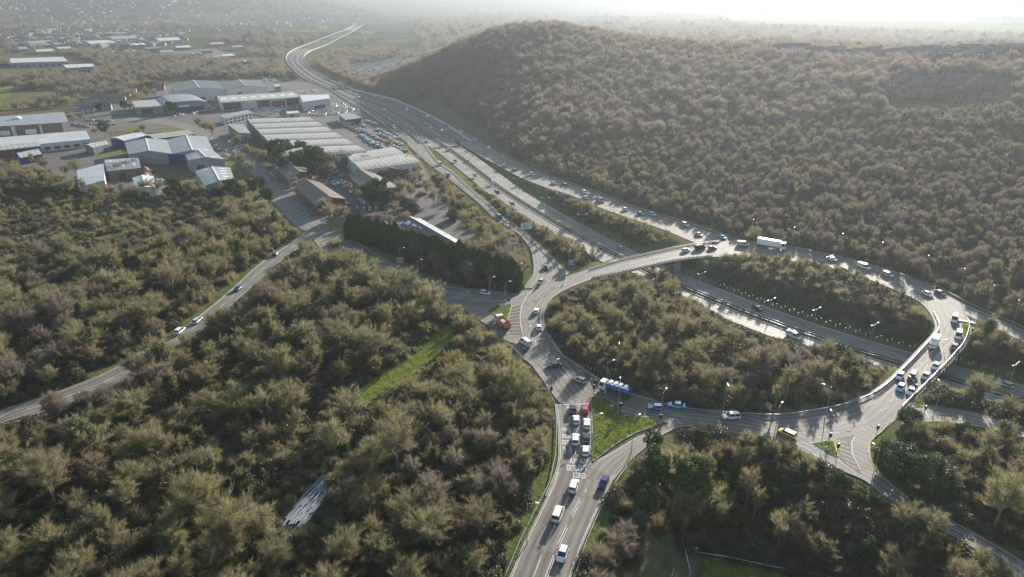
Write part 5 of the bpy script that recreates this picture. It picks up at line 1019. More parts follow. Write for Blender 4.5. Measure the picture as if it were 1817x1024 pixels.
def make_car(kind, col, p, rz, name=None):
    d = CM[kind]; L, Wd, H, sh = d['dm']; r = empty(name or ('van' if kind == 'van' else 'car'), p, rz)
    b_ = link('body', d['body'], r); paint(b_, col)
    for n_, me in d['panes']: link(n_, me, r)
    for sx in (-.31, .32):
        for sy in (-1, 1): w_ = link('wheel', d['wheel'], r, (L*sx, sy*(Wd/2-.1), .34)); link('rim', d['rim'], w_)
    for sy in (-1, 1):
        link('headlight', d['hl'], r, (L*.485-.04, sy*Wd*.33, sh-.32)); link('tail_light', d['tl'], r, (-L/2-.03, sy*Wd*.36, sh-.25))
    if col == 'yellow' or col == 'white': pass
    return r
def make_far_car(kind, col, p, rz, name='car'):
    o = link(name, CM[kind]['far'], None, p, rz); paint(o, col); return o
def head(px, py, dx, dy, z=0):
    a, b_ = at(px, py, z), at(px+dx, py+dy, z); return math.atan2(b_.y-a.y, b_.x-a.x)
NEARCARS = [
 (998,987,-15,40,'hatch','white','white hatchback driving down the approach road at the bottom edge'),
 (990,916,14,-36,'mpv','white','tall white people carrier with a grey shadow on the approach road'),
 (1018,866,9,-30,'suv','white','white sport utility car just below the painted road lettering'),
 (1071,860,-10,24,'hatch','navy blue','dark blue hatchback leaving by the right-hand exit lane'),
 (1017,729,-1,-20,'saloon','black','black open-topped car at the head of the middle queue'),
 (1038,729,-1,-20,'hatch','red','bright red hatchback at the stop line beside the grass triangle'),
 (1022,748,-1,-20,'hatch','white','white hatchback second in the middle queue'),
 (1041,755,0,-20,'estate','white','white estate behind the red hatchback'),
 (1021,783,1,-20,'suv','white','white off-road car third in the middle queue'),
 (1040,781,0,-20,'saloon','black','black saloon between two white cars in the right queue'),
 (1039,803,1,-20,'hatch','white','white hatchback last in the right queue'),
 (983,651,-25,2,'saloon','black','black saloon crossing the junction with a bright windscreen'),
 (1028,677,-22,-9,'hatch','silver','silver hatchback on the roundabout above the stop line'),
 (1163,726,-30,-2,'hatch','blue','blue hatchback, the left of two blue cars near the grass triangle'),
 (1200,722,-28,-3,'saloon','light blue','pale blue saloon, the right of two blue cars'),
 (1297,742,-24,1,'suv','white','white sport utility car among tree shadows at the bottom of the ring'),
 (1396,772,-30,-14,'estate','yellow','yellow estate entering the roundabout from the lower right'),
 (956,583,-1,-14,'hatch','white','white hatchback on the inner lane above the white van'),
 (952,554,4,-12,'hatch','white','small white hatchback on the west side of the ring'),
 (960,502,-9,8,'saloon','beige','beige saloon coming off the western slip road'),
 (968,477,2,10,'hatch','black','black hatchback on the striped shadows of the western slip road'),
 (861,522,22,4,'hatch','white','white hatchback waiting on the estate road'),
 (914,519,-16,3,'estate','black','black estate turning onto the estate road'),
 (1645,524,14,7,'saloon','white','white saloon passing the east end of the inner wood'),
 (1667,522,15,7,'saloon','dark red','dark red saloon beside the barrier of the eastern slip road'),
 (1692,619,-10,14,'hatch','dark red','dark red hatchback on the east bridge'),
 (1659,653,-9,14,'hatch','white','white hatchback ahead of the box van on the east bridge'),
 (1642,670,-10,14,'saloon','silver','silver saloon, right-hand one of the three at the middle stop line'),
 (1618,672,-8,14,'mpv','dark red','dark red people carrier with pale roof between two pale cars'),
 (1596,670,-9,14,'hatch','white','white hatchback, left-hand one of the three at the middle stop line'),
 (1597,691,-9,13,'hatch','light blue','light blue hatchback at the front stop line of the east bridge'),
 (1616,697,-9,13,'saloon','white','white saloon at the front stop line of the east bridge'),
 (1217,446,20,-3,'hatch','white','white hatchback crossing the north bridge'),
 (1264,442,20,-2,'hatch','dark red','dark red hatchback ahead of the dark van leaving the north bridge'),
 (1627,897,-12,-9,'saloon','black','black car with a bright headlamp on the lower right road'),
 (1282,423,14,5,'hatch','light blue','pale blue hatchback beside the barrier where the slip meets the ring'),
 (1240,418,14,6,'saloon','silver','silver saloon half hidden by thin trees on the northern slip road'),
]
vg = 'vehicles on the roads'
for x, y, dx, dy, k, c, l in NEARCARS:
    o = make_car(k, c, at(x, y, .03), head(x, y, dx, dy)); tag(o, l, 'car', vg)
def bxp(p, n_, m_, *b_): q = MB(); q.box(*b_); return q.build(n_, m_, p)
def wheels(r, xs, w, rad=.5):
    for x in xs:
        for sy in (-1, 1):
            q = MB(); q.tube((x, sy*(w/2-.3), rad), (x, sy*w/2, rad), rad, rad, 14); o = q.build('wheel', M['tyre'], r); q = MB(); q.tube((x, sy*(w/2-.28), rad), (x, sy*(w/2+.02), rad), rad*.5, rad*.5, 10); q.build('rim', M['steel'], o)
def cab(r, x0, x1, w, z0, z1, col='white'):
    q = MB(); loft(q, [(x0, ring(w/2, z0, z1, .1)), (x1-.35, ring(w/2, z0, z1, .12)), (x1, ring(w/2*.95, z0, z0+(z1-z0)*.45, .1))]); q.build('cab', PA[col], r)
    zz = z0+(z1-z0)*.47; q = MB(); q.add([(x1+.01, -w*.43, zz), (x1+.01, w*.43, zz), (x1-.33, w*.42, z1-.12), (x1-.33, -w*.42, z1-.12)], [(0,1,2,3)]); q.build('windscreen', M['glass'], r)
    for sy in (-1, 1):
        q = MB(); y = sy*(w/2+.012); q.add([(x0+.4, y, zz), (x1-.25, y, zz), (x1-.5, y, z1-.2), (x0+.4, y, z1-.2)], [(0,1,2,3) if sy < 0 else (3,2,1,0)]); q.build('side_window', M['glass'], r)
        bxp(r, 'headlight', M['lamp'], x1-.02, x1+.05, sy*w*.38-.15, sy*w*.38+.15, z0+.1, z0+.3)
def vroot(name, x, y, dx, dy, l, cat): return tag(empty(name, at(x, y, .03), head(x, y, dx, dy)), l, cat, vg)
for x, y, dx, dy, l in ((932,611,-12,-8,'white panel van on the west side of the ring'),(1693,569,-3,12,'white van entering the east bridge from the top'),(1700,598,-3,12,'white van beside the small grass wedge')):
    tag(make_car('van', 'white', at(x, y, .03), head(x, y, dx, dy)), l, 'van', vg)
tag(make_car('van', 'black', at(1242, 442, .03), head(1242, 442, 20, -3)), 'dark van between two hatchbacks leaving the north bridge', 'van', vg)
tag(make_car('van', 'beige', at(1318, 436, .03), head(1318, 436, 20, 2)), 'tan van behind the thin trees in front of the white lorry', 'van', vg)
r = vroot('box_van', 1656, 614, -10, 17, 'white box van with tall pale body on the east bridge', 'box van')
cab(r, 1.0, 3.0, 2.0, .45, 2.1); bxp(r, 'cargo_box', M['white'], -3.3, 1.1, -1.05, 1.05, .8, 3.1); bxp(r, 'chassis', M['dark'], -3.2, 1.4, -.8, .8, .4, .78); wheels(r, (-2.2, 2.1), 2.0, .38)
r = vroot('tanker_truck', 1091, 698, -28, -9, 'large blue and white tanker lorry beside the grass triangle', 'lorry')
cab(r, 2.6, 4.6, 2.4, .6, 3.1); bxp(r, 'chassis', M['dark'], -4.6, 3.6, -.9, .9, .6, 1.0); wheels(r, (-3.4, -2.1, 3.5), 2.4, .52)
q = MB(); loft(q, [(x_, [(1.18*s_*math.cos(a*.5236), 2.15+1.15*s_*math.sin(a*.5236)) for a in range(12)]) for x_, s_ in ((-4.3, .8), (-4.1, 1), (2.2, 1), (2.4, .8))]); q.build('tank', PA['blue'], r)
for i in range(4): bxp(r, 'tank_panel', M['white'], -3.6+i*1.5, -2.7+i*1.5, -.75, .75, 3.22, 3.42)
bxp(r, 'hose_tray', M['white'], -4.2, 2.0, .8, 1.1, 3.0, 3.2); bxp(r, 'tank_stripe', PA['light blue'], -3.9, 2.1, -1.21, -1.17, 2.0, 2.5); bxp(r, 'tool_locker', PA['dark red'], -1.2, 2.2, -1.18, 1.18, .75, 1.25); bxp(r, 'green_emblem', PA['green'], -1.2, -.2, -1.23, -1.18, 2.1, 2.9)
r = vroot('tipper_truck', 892, 578, -14, -13, 'tipper lorry with orange-brown body and white cab beside the small grass island', 'lorry')
cab(r, 1.9, 3.8, 2.4, .6, 2.9); bxp(r, 'chassis', M['dark'], -3.8, 3.2, -.9, .9, .6, 1.0); wheels(r, (-2.9, -1.7, 2.8), 2.4, .5)
for b_ in ((-4.0,1.6,-1.25,-1.15,1.05,2.5),(-4.0,1.6,1.15,1.25,1.05,2.5),(-4.05,-3.95,-1.14,1.14,1.05,2.5),(1.55,1.65,-1.14,1.14,1.05,2.9)): bxp(r, 'side_board', PA['orange'], *b_)
bxp(r, 'load_bed', M['dark'], -3.94, 1.54, -1.14, 1.14, 1.05, 1.5); bxp(r, 'load', M['steel'], -1.8, .9, -.8, .8, 1.51, 2.2)
r = vroot('articulated_lorry', 1368, 440, 20, 3.5, 'long white articulated lorry behind the thin trees of the inner wood', 'lorry')
cab(r, 4.0, 6.0, 2.5, .6, 3.4); bxp(r, 'trailer', M['white'], -6.0, 3.7, -1.27, 1.27, 1.2, 3.8); bxp(r, 'chassis', M['dark'], -5.9, 5.4, -.8, .8, .7, 1.18); wheels(r, (-5.2, -3.9, 3.2, 5.2), 2.5, .5)
# more distant traffic, one mesh each with paint, glass and tyres
FC = [(1343,549,-10,-5,-6.5,'black'),(1408,599,18,8,-6.5,'white'),(1100,442,-12,-8,-6.5,'light blue'),(1783,685,-12,-5,-6.5,'silver'),(909,364,12,9,-3.6,'grey'),(882,344,12,9,-2.2,'navy blue'),(875,325,10,8,-1.5,'white'),(843,313,10,8,-1,'grey'),(829,287,-9,-7,-.9,'grey'),(808,287,9,7,-.4,'black'),(795,268,9,7,-.2,'grey'),(788,258,9,7,0,'silver'),(756,253,9,7,0,'black'),(781,293,9,7,0,'silver'),(795,313,9,8,0,'red'),(886,388,10,9,0,'black'),(755,223,-9,-6,0,'grey'),(765,229,-9,-6,0,'silver'),(784,234,-9,-6,0,'white'),(791,223,-9,-5,0,'silver'),(818,236,-10,-5,0,'white'),(843,251,-10,-5,0,'silver'),(867,265,-10,-5,0,'white'),(895,297,10,5,0,'grey'),(914,303,10,5,0,'black'),(944,311,10,5,0,'silver'),(983,327,10,5,0,'silver'),(1001,329,-10,-4,0,'grey'),(1040,353,10,5,0,'silver'),(1038,343,10,4,0,'white'),(1065,352,10,4,0,'black'),(1066,358,10,4,0,'silver'),(1110,374,10,5,0,'silver'),(1136,381,10,5,0,'black'),(1157,382,10,4,0,'light blue'),(1216,401,10,4,0,'silver'),(1476,462,12,4,0,'white'),(1532,476,12,4,0,'white'),(1575,490,12,5,0,'silver'),
 (721,199,-9,-5,0,'silver'),(758,209,-9,-4,0,'white'),(750,215,-9,-5,0,'grey'),(700,227,8,5,0,'white'),(692,214,8,5,0,'silver'),(701,231,8,5,0,'silver'),(682,195,8,4,0,'white'),(632,175,6,3,0,'silver'),(638,175,6,3,0,'white'),(665,173,-6,-3,0,'silver'),(677,178,-6,-3,0,'white'),(687,188,-6,-3,0,'silver'),(722,195,-6,-3,0,'white'),(743,204,-6,-3,0,'silver'),(534,119,3,5,0,'black'),(538,132,3,3,0,'black'),(557,143,5,4,0,'grey'),(593,147,-5,-3,0,'silver'),(610,156,-5,-2,0,'white'),
 (490,452,6,-7,0,'black'),(422,515,-8,7,0,'navy blue'),(320,590,8,-7,0,'white'),(351,571,8,-7,0,'silver'),(384,262,3,5,0,'silver'),(390,268,3,5,0,'black'),(402,269,5,6,0,'white'),(421,280,5,6,0,'silver'),(432,284,5,6,0,'white'),(438,291,5,6,0,'grey'),(412,258,3,4,0,'silver'),(463,350,4,6,0,'grey')]
for i, (x, y) in enumerate([(535,91),(541,87),(551,79),(554,76),(567,75),(575,73),(586,69),(593,67),(600,63),(605,62),(607,64),(614,51.5),(619,57),(626,47),(634,44),(642,40),(647,37),(651,33),(655,30),(518,98),(521,109),(538,95),(546,84),(562,77),(580,66),(622,50)]): FC.append((x, y, 5, -3, 0, 'white' if i % 3 else 'silver'))
FC.sort(key=lambda q: (q[3]-q[1], q[0])); byc = {}
for i, (x, y, dx, dy, z, c) in enumerate(FC):
    dist = at(x, y, z).length; kd = ['hatch', 'estate', 'suv', 'saloon', 'van'][i*7 % 5] if c != 'white' or i % 2 else 'van'
    o = make_far_car(kd, c, at(x, y, z)+Vector((0, 0, .05)), head(x, y, dx, dy, z), 'van' if kd == 'van' else 'car'); byc.setdefault(c, []).append((o, y, kd))
for c, L_ in byc.items():
    L_.sort(key=lambda q: -q[1])
    for i, (o, y, kd) in enumerate(L_): tag(o, '%s %s in moving traffic, %s nearest of the small %s vehicles' % (c, 'van' if kd == 'van' else 'car', ords(i+1), c), 'van' if kd == 'van' else 'car', 'small moving traffic')
# parked cars ------------------------------------------------------------------
PC = ['silver', 'grey', 'black', 'white', 'blue', 'silver', 'navy blue', 'red', 'grey', 'green', 'silver', 'dark red']
ROWS_P = []
def park_row(a, b_, where, cols=None, skip=.1): ROWS_P.append((a, b_, where, cols, skip))
for i, (a, b_) in enumerate([((597,214),(640,236)),((612,210),(648,226)),((650,215),(670,222)),((639,240),(686,266)),((660,241),(702,262)),((672,238),(702,251)),((686,238),(708,248)),((672,254),(692,265)),((700,252),(716,260)),((606,219),(622,227)),((668,230),(692,240)),((650,248),(672,262)),((622,222),(660,240)),((702,262),(722,272))]): park_row(a, b_, '%s superstore car park row' % ords(i+1))
for i, (a, b_) in enumerate([((573,299),(604,308)),((577,306),(611,314)),((587,318),(614,327)),((585,322),(608,332)),((610,328),(632,346)),((640,352),(655,366)),((604,358),(618,366)),((630,373),(694,370)),((716,302),(748,331)),((745,343),(756,349)),((722,300),(752,326)),((634,336),(652,350))]): park_row(a, b_, '%s office car park row' % ords(i+1), None, .12)
park_row((268,289),(276,289), 'bay by the blue wall'); park_row((268,304),(284,305), 'bay beside the brick gatehouse'); park_row((279,320),(300,327), 'bay behind the yard trees')
for i, (a, b_) in enumerate([((128,222),(160,226)),((150,214),(200,216)),((160,220),(205,222)),((440,264),(446,266)),((418,268),(424,274)),((414,246),(440,262)),((408,252),(430,268))]): park_row(a, b_, '%s left estate car park row' % ords(i+1))
P5 = []; A5 = []; budget = 300-len(NEARCARS)-len(FC)-6
ROWS_P.sort(key=lambda r_: (at(*r_[0])+at(*r_[1])).length)
for a, b_, where, cols, skip in ROWS_P:
    A, B = at(*a), at(*b_); d = (B-A); ang = math.atan2(d.y, d.x)+math.pi/2; n_ = max(2, int(d.length/2.75)); k = 0; ind = budget > n_
    for i in range(n_):
        if random.random() < skip: continue
        p = A.lerp(B, (i+.5)/n_); aa = ang+(math.pi if random.random() < .4 else 0)+random.uniform(-.03, .03)
        if not ind: P5.append((p.x, p.y, .02)); A5.append(aa); continue
        c = random.choice(cols or PC); k += 1; budget -= 1
        o = make_far_car(random.choice(('hatch', 'estate', 'saloon', 'suv')), c, (p.x, p.y, .02), aa, 'parked_car')
        tag(o, '%s car, %s from the left end of the %s' % (c, ords(k), where), 'car', 'parked cars')
NROW = len(P5)
# the sales compounds: hundreds of cars that read as one glittering mass
def block(poly, n_, ang):
    xs = [p[0] for p in poly]; ys = [p[1] for p in poly]; c_ = 0
    W5 = [at(*p) for p in poly]; q = [(w.x, w.y) for w in W5]; x0, x1, y0, y1 = min(a[0] for a in q), max(a[0] for a in q), min(a[1] for a in q), max(a[1] for a in q)
    u = Vector((math.cos(ang), math.sin(ang))); v = Vector((-u.y, u.x)); cx, cy = (x0+x1)/2, (y0+y1)/2; R_ = max(x1-x0, y1-y0)
    for i in range(int(-R_/2.7), int(R_/2.7)):
        for j in range(int(-R_/9), int(R_/9)):
            p = Vector((cx, cy))+v*i*2.7+u*j*9
            if pip(np.array([p.x]), np.array([p.y]), q)[0] and random.random() < n_: P5.append((p.x, p.y, .0)); A5.append(ang+random.uniform(-.05, .05))
block([(540,204),(552,194),(600,188),(618,196),(612,203),(560,207)], .85, 1.2); block([(448,205),(455,192),(500,187),(530,186),(530,197),(500,197),(470,209)], .8, 1.0); block([(590,186),(615,182),(628,196),(620,199)], .5, 1.2)
block([(617,127),(622,112),(660,112),(695,106),(720,95),(712,110),(665,131)], .9, 1.9); block([(300,196),(380,186),(384,196),(310,208)], .5, 1.4); block([(480,166),(560,160),(566,164),(490,171)], .5, 1.2); block([(455,130),(490,132),(488,145),(470,145)], .5, 1.2); block([(600,150),(618,128),(628,132),(606,155)], .3, 1.2)
FK = []
for c in ('white', 'silver', 'grey', 'light blue', 'black', 'blue', 'red'):
    me = CM['hatch']['far'].copy(); me.materials[0] = PA[c]; FK.append(me)
CP = joined_collection('sales_car_kinds', FK); n_ = len(P5); o = scatter('sales_cars', CP, P5, np.where(np.arange(n_) < NROW, RNG.choice([0, 1, 1, 2, 2, 4, 4, 5, 6, 3], n_), RNG.choice([0, 0, 0, 1, 1, 2, 3], n_)), np.ones((n_, 3)), 'close-packed cars of the sales yards, the far compound and the far car park rows', 'cars')
o.data.attributes['rot'].data.foreach_set('vector', np.stack([np.zeros(n_), np.zeros(n_), A5], 1).astype(np.float32).ravel()); print('sales cars', n_)
# ------------------------------------------------------------------ street furniture
def lamp_meshes(double):
    p_ = MB(); p_.tube((0, 0, 0), (0, 0, 1.2), .13, .13, 8); p_.tube((0, 0, 1.2), (0, 0, 10), .09, .06, 8); a_ = MB()
    for s_ in ((1, -1) if double else (1,)): a_.tube((0, 0, 9.95), (1.6*s_, 0, 10.25), .045, .04, 6)
    h_ = MB(); loft(h_, [(1.5, ring(.12, 10.16, 10.32, .04)), (1.9, ring(.2, 10.14, 10.36, .06)), (2.35, ring(.1, 10.18, 10.3, .04))]); h2 = MB(); loft(h2, [(-2.35, ring(.1, 10.18, 10.3, .04)), (-1.9, ring(.2, 10.14, 10.36, .06)), (-1.5, ring(.12, 10.16, 10.32, .04))])
    return [('pole', mesh_of(p_, 'pole', M['steel'])), ('arm', mesh_of(a_, 'arm', M['steel'])), ('lamp_head', mesh_of(h_, 'lamp_head', M['white']))]+([('lamp_head', mesh_of(h2, 'lamp_head', M['white']))] if double else [])
LM = {0: lamp_meshes(False), 1: lamp_meshes(True)}
def lamp(px, py, double, ang, z=0, dz=0):
    p = at(px, py, z); r = empty('street_lamp', (p.x, p.y, z+dz), ang)
    for n_, me in LM[double]: link(n_, me, r)
    return r
it = []
for x, y, d, a, z in [(1331,426,0,-1.8,0),(1403,441,0,-1.9,0),(1488,453,0,-2,0),(1557,470,0,-2,0),(1638,495,0,-2.2,0),(1701,520,0,-2.3,0),(1752,552,0,-2.3,0),(1795,580,0,-2.4,0)]: it.append((lamp(x, y, d, a, z), 'tall grey single-arm', x, y))
for x, y in ((764,294),(793,254),(819,271),(845,292),(876,314),(917,348),(967,386),(1032,418),(722,258),(697,205)): it.append((lamp(x, y, 1, .2, -.5), 'tall double-arm', x, y))
for x, y, z in ((1361,578,-6.5),(1440,596,-6.5),(1541,625,-6.5),(1785,700,-6.5),(1240,528,-6.5)): it.append((lamp(x, y, 1, .6, z), 'double-arm cutting', x, y))
for x, y, a in ((815,363,.6),(789,331,.6),(763,299,.6),(740,272,.6),(719,246,.6),(852,400,.6),(895,440,.6),(947,300,-2),(900,276,-2),(849,250,-2),(1001,365,-2.2),(896,300,-2),(1016,480,1.8),(1096,737,1.4),(1096,660,-1.8),(1171,757,1.0),(1282,738,-1.7),(1372,783,.9),(1463,746,2.6),(1466,800,1.5),(1544,864,1.8),(1606,735,1.6),(1655,742,1.5),(1675,664,1.9),(869,540,.5),(896,548,.3),(917,514,.4),(742,507,.5),(711,484,.5),(929,634,.2),(935,965,.0),(480,340,1.0),(490,330,1.0),(514,340,1.0),(606,424,1.0),(1120,805,.7),(1050,800,.3),(1075,700,.5),(978,698,.5)): it.append((lamp(x, y, 0, a), 'grey single-arm', x, y))
label_rows(it, 'along the roads', 'street lamps', 'street lamp', 12, 'street lamp')
def blob_shadow_free(): pass
def sign(x, y, w, h, zc, m_, l, ang=0.0, legs=2, words=None, name='road_sign', z=0):
    p = at(x, y, z); r = empty(name, p, ang); q = MB()
    for i in range(legs): xx = 0 if legs == 1 else (-w*.35+i*w*.7); pb = MB(); pb.tube((xx, .06, 0), (xx, .06, zc+h/2), .06, .06, 6); pb.build('post', M['steel'], r)
    q.box(-w/2, w/2, -.04, .02, zc-h/2, zc+h/2); pn = q.build('panel', m_, r)
    q = MB(); b0 = min(.12, w*.05); q.box(-w/2+b0, w/2-b0, -.052, -.042, zc+h/2-b0*2, zc+h/2-b0); q.box(-w/2+b0, w/2-b0, -.052, -.042, zc-h/2+b0, zc-h/2+b0*2); q.build('border', M['white'] if m_ is not M['white'] else M['dark'], pn)
    if words:
        q = MB()
        for (a0_, a1_, b1, b2) in words: q.box(a0_*w/2, a1_*w/2, -.06, -.05, zc+b1*h/2, zc+b2*h/2)
        q.build('symbol', M['white'] if m_ is not M['white'] else M['sign_blue'], pn)
    return tag(r, l, 'sign')
M['sign_blue'] = mat('sign_blue', (.03,.10,.32), .5); M['sign_green'] = mat('sign_green', (.02,.16,.10), .5); M['bin_green'] = mat('bin_green', (.02,.2,.15), .5); M['chev'] = mat('chevron_black', (.015,.015,.015), .5)
sign(934, 416, 5.2, 3.0, 4.0, PA['white'] if False else M['white'], 'large pale blue and white direction board beside the western slip road', .15, 2, [(-.8,.2,.3,.5),(-.8,.6,0,.15),(-.7,.5,-.4,-.2),(.45,.8,.4,.7)])
sign(1014, 478, 3.4, 2.2, 3.0, M['sign_blue'], 'blue motorway style sign among thin trees beside the slip road', .1, 2, [(-.7,.5,.2,.4),(-.7,.3,-.3,-.1)])
sign(892, 556, 1.9, 1.9, 2.6, M['steel'], 'square grey-backed sign on the small grass island', .1, 2)
sign(576, 400, 1.6, 3.0, 2.2, M['white'], 'tall white notice board beside the lawn at the estate entrance', .3, 1, [(-.6,.6,.1,.6),(-.6,.3,-.5,-.2)])
sign(711, 476, 3.0, 2.4, 3.4, M['steel'], 'grey-backed direction sign in shadow below the conifer hedge', .2, 2)
sign(895, 355, 2.6, 1.8, 2.6, M['sign_green'], 'small green route sign beside the northbound carriageway', .2, 2, z=0) if False else sign(903, 389, 3.0, 2.0, 2.8, M['sign_green'], 'small green route sign beside the western slip road', .2, 2, [(-.6,.5,.1,.4)])
sign(637, 203, 1.8, 7.0, 4.5, M['white'], 'tall white advertising pylon by the sales yards', .3, 1, [(-.7,.7,.3,.8)])
sign(447, 358, 2.4, 1.6, 1.6, M['white'], 'white board at the foot of the roadside shrubs', .3, 2); sign(463, 360, 2.4, 1.6, 1.4, M['sign_blue'], 'blue board right of the white one by the estate road', .3, 2)
sign(1047, 816, .7, .9, 1.2, M['sign_blue'], 'small blue keep-left bollard sign at the tip of the grass triangle', .1, 1); sign(1085, 728, 1.0, 1.3, .9, M['steel'], 'grey utility cabinet in the lorry shadow on the grass', .1, 2, name='utility_cabinet')
# gantry
r = empty('sign_gantry', at(603, 172)); g0 = Vector((0, 0, 0)); A = at(590, 172)-at(603, 172); B = at(616, 170)-at(603, 172)
for p in (A, B): q = MB(); q.tube(p, p+Vector((0,0,9)), .3, .3, 8); q.build('leg', M['steel'], r)
q = MB(); q.tube(A+Vector((0,0,8.6)), B+Vector((0,0,8.6)), .3, .3, 6); q.build('beam', M['steel'], r)
for t_ in (.3, .72): p = A.lerp(B, t_); q = MB(); q.box(p.x-5, p.x+5, p.y-.5, p.y-.35, 7.2, 11.4); s_ = q.build('panel', M['sign_green'], r); q = MB(); q.box(p.x-4, p.x+3, p.y-.56, p.y-.52, 9.6, 10.3); q.box(p.x-4, p.x+1, p.y-.56, p.y-.52, 8.2, 8.8); q.build('lettering', M['white'], s_)
tag(r, 'green sign gantry over the estate side of the dual carriageway', 'gantry')
# chevron boards on the inner side of the ring
it = []
for i, (x, y) in enumerate(((1008,628),(1012,629),(1043,656),(1049,659),(1055,661),(1061,664),(1067,666))):
    r = empty('chevron_board', at(x, y), .75); q = MB(); q.box(-.55, .55, -.03, .03, .5, 1.6); pn = q.build('panel', M['chev'], r); q = MB()
    q.add([(-.35,-.04,.6),(-.1,-.04,.6),(.25,-.04,1.05),(-.1,-.04,1.5),(-.35,-.04,1.5),(0,-.04,1.05)], [(0,1,2,5),(5,2,3,4)]); q.build('chevron', M['white'], pn); q = MB(); q.tube((0,.05,0),(0,.05,.6),.04,.04,5); q.build('post', M['steel'], r); it.append((r, 'black and white', x, y))
label_rows(it, 'inner edge of the ring', 'chevron boards', 'sign', 99, 'chevron board')
# traffic signals
it = []
for x, y, a in ((1053,703,-.2),(978,706,.2),(1171,757,.1),(930,638,.4),(1055,694,-.2),(1470,790,.3),(1484,809,.4),(1621,702,.8),(1638,741,.8),(1554,776,.5),(903,546,.2),(1270,443,.2),(1264,442.5,.2),(1722,600,.6),(1100,736,.4)):
    r = empty('traffic_light', at(x, y), a); q = MB(); q.tube((0,0,0),(0,0,3.4),.07,.06,6); q.build('pole', M['dark'], r); q = MB(); q.box(-.35,.35,-.15,.2,2.4,3.6); hd = q.build('signal_head', M['chev'], r)
    q = MB()
    for zz in (2.6, 2.95, 3.3): q.tube((0,-.15,zz),(0,-.22,zz),.11,.11,8)
    q.build('lens', M['dark'], hd); it.append((r, 'black', x, y))
label_rows(it, 'at the junctions', 'traffic lights', 'traffic light', 99, 'traffic light')
# barriers
def barrier(P, l, h=.75, every=3.2, m_='steel', name='crash_barrier', cat='barrier', rails=((.45, .3),), z=0):
    r = empty(name, P[0]+Vector((0,0,z))); o0 = P[0]; Q = [p-o0 for p in P]; q = MB()
    for zz, hh in rails: q.path(Q, .08, hh, zz)
    q.build('rail', M[m_], r); q = MB(); n_ = 0
    for p in resample(Q, every): q.box(p.x-.06, p.x+.06, p.y-.06, p.y+.06, -.2, h-.05); n_ += 1
    q.build('posts', M['steel'], r); return tag(r, l, cat)
barrier(offset(seg(RR, 0, .56), -1.0), 'long steel barrier round the inner edge of the ring below the inner wood')
barrier(offset(HL, .9), 'steel barrier along the hillside edge of the northern slip road')
barrier(offset(FL, .9), 'steel barrier on the outer edge of the eastern slip road')
barrier(offset(seg(RL, .60, .765), .9), 'steel barrier on the outer edge of the ring behind the white lorry')
barrier([at(x, y) for x, y in ((985,720),(988,760),(986,810),(975,860),(952,905),(922,965),(897,1024),(860,1100))], 'steel barrier on the left verge of the approach road')
barrier([at(x, y) for x, y in ((1000,1090),(1040,965),(1066,905),(1090,862),(1112,830))], 'steel barrier on the right verge of the approach road')
barrier([at(x, y) for x, y in ((893,605),(915,625),(945,653),(968,684),(983,716))], 'steel barrier on the outer west edge of the ring')
for o, l in ((.9, 'median barrier on the far side of the central reservation'), (-.9, 'median barrier on the near side of the central reservation')): barrier(offset(mcC, o), l)
barrier(along(BL, BR, .5), 'central barrier of the curving dual carriageway to the north'); barrier(along(BL, BR, .2), 'near-side lane divider barrier of the far dual carriageway'); barrier(along(BL, BR, .8), 'hill-side lane divider barrier of the far dual carriageway')
barrier(offset(BL, .8), 'left parapet of the curving far viaduct', 1.0, 6, 'white', 'parapet', 'parapet', ((.0, 1.0),)); barrier(offset(BR, -.8), 'right parapet of the curving far viaduct', 1.0, 6, 'white', 'parapet', 'parapet', ((.0, 1.0),))
barrier(offset(ZR, -.9), 'steel barrier between the western slip road and the main carriageway'); barrier(offset(ZL, .9), 'steel barrier on the estate side of the western slip road')
barrier([at(x, y, -8.1) for x, y in ((1150,972),(1205,982),(1290,995),(1370,1012),(1450,1026),(1520,1042))], 'white rail round the playing field at the lower right', 1.15, 3, 'white', 'pitch_rail', 'rail', ((1.05, .09),))
r = tag(empty('goal_post', at(1215, 996, -8.1)), 'white goal frame on the shaded playing field', 'goal'); q = MB()
for x_ in (-.1, .1): q.tube((x_*3, x_*50, 0), (x_*3, x_*50, 2.4), .06, .06, 6)
q.build('upright', M['white'], r); q = MB(); q.tube((-.3, -5, 2.4), (.3, 5, 2.4), .06, .06, 6); q.build('crossbar', M['white'], r)
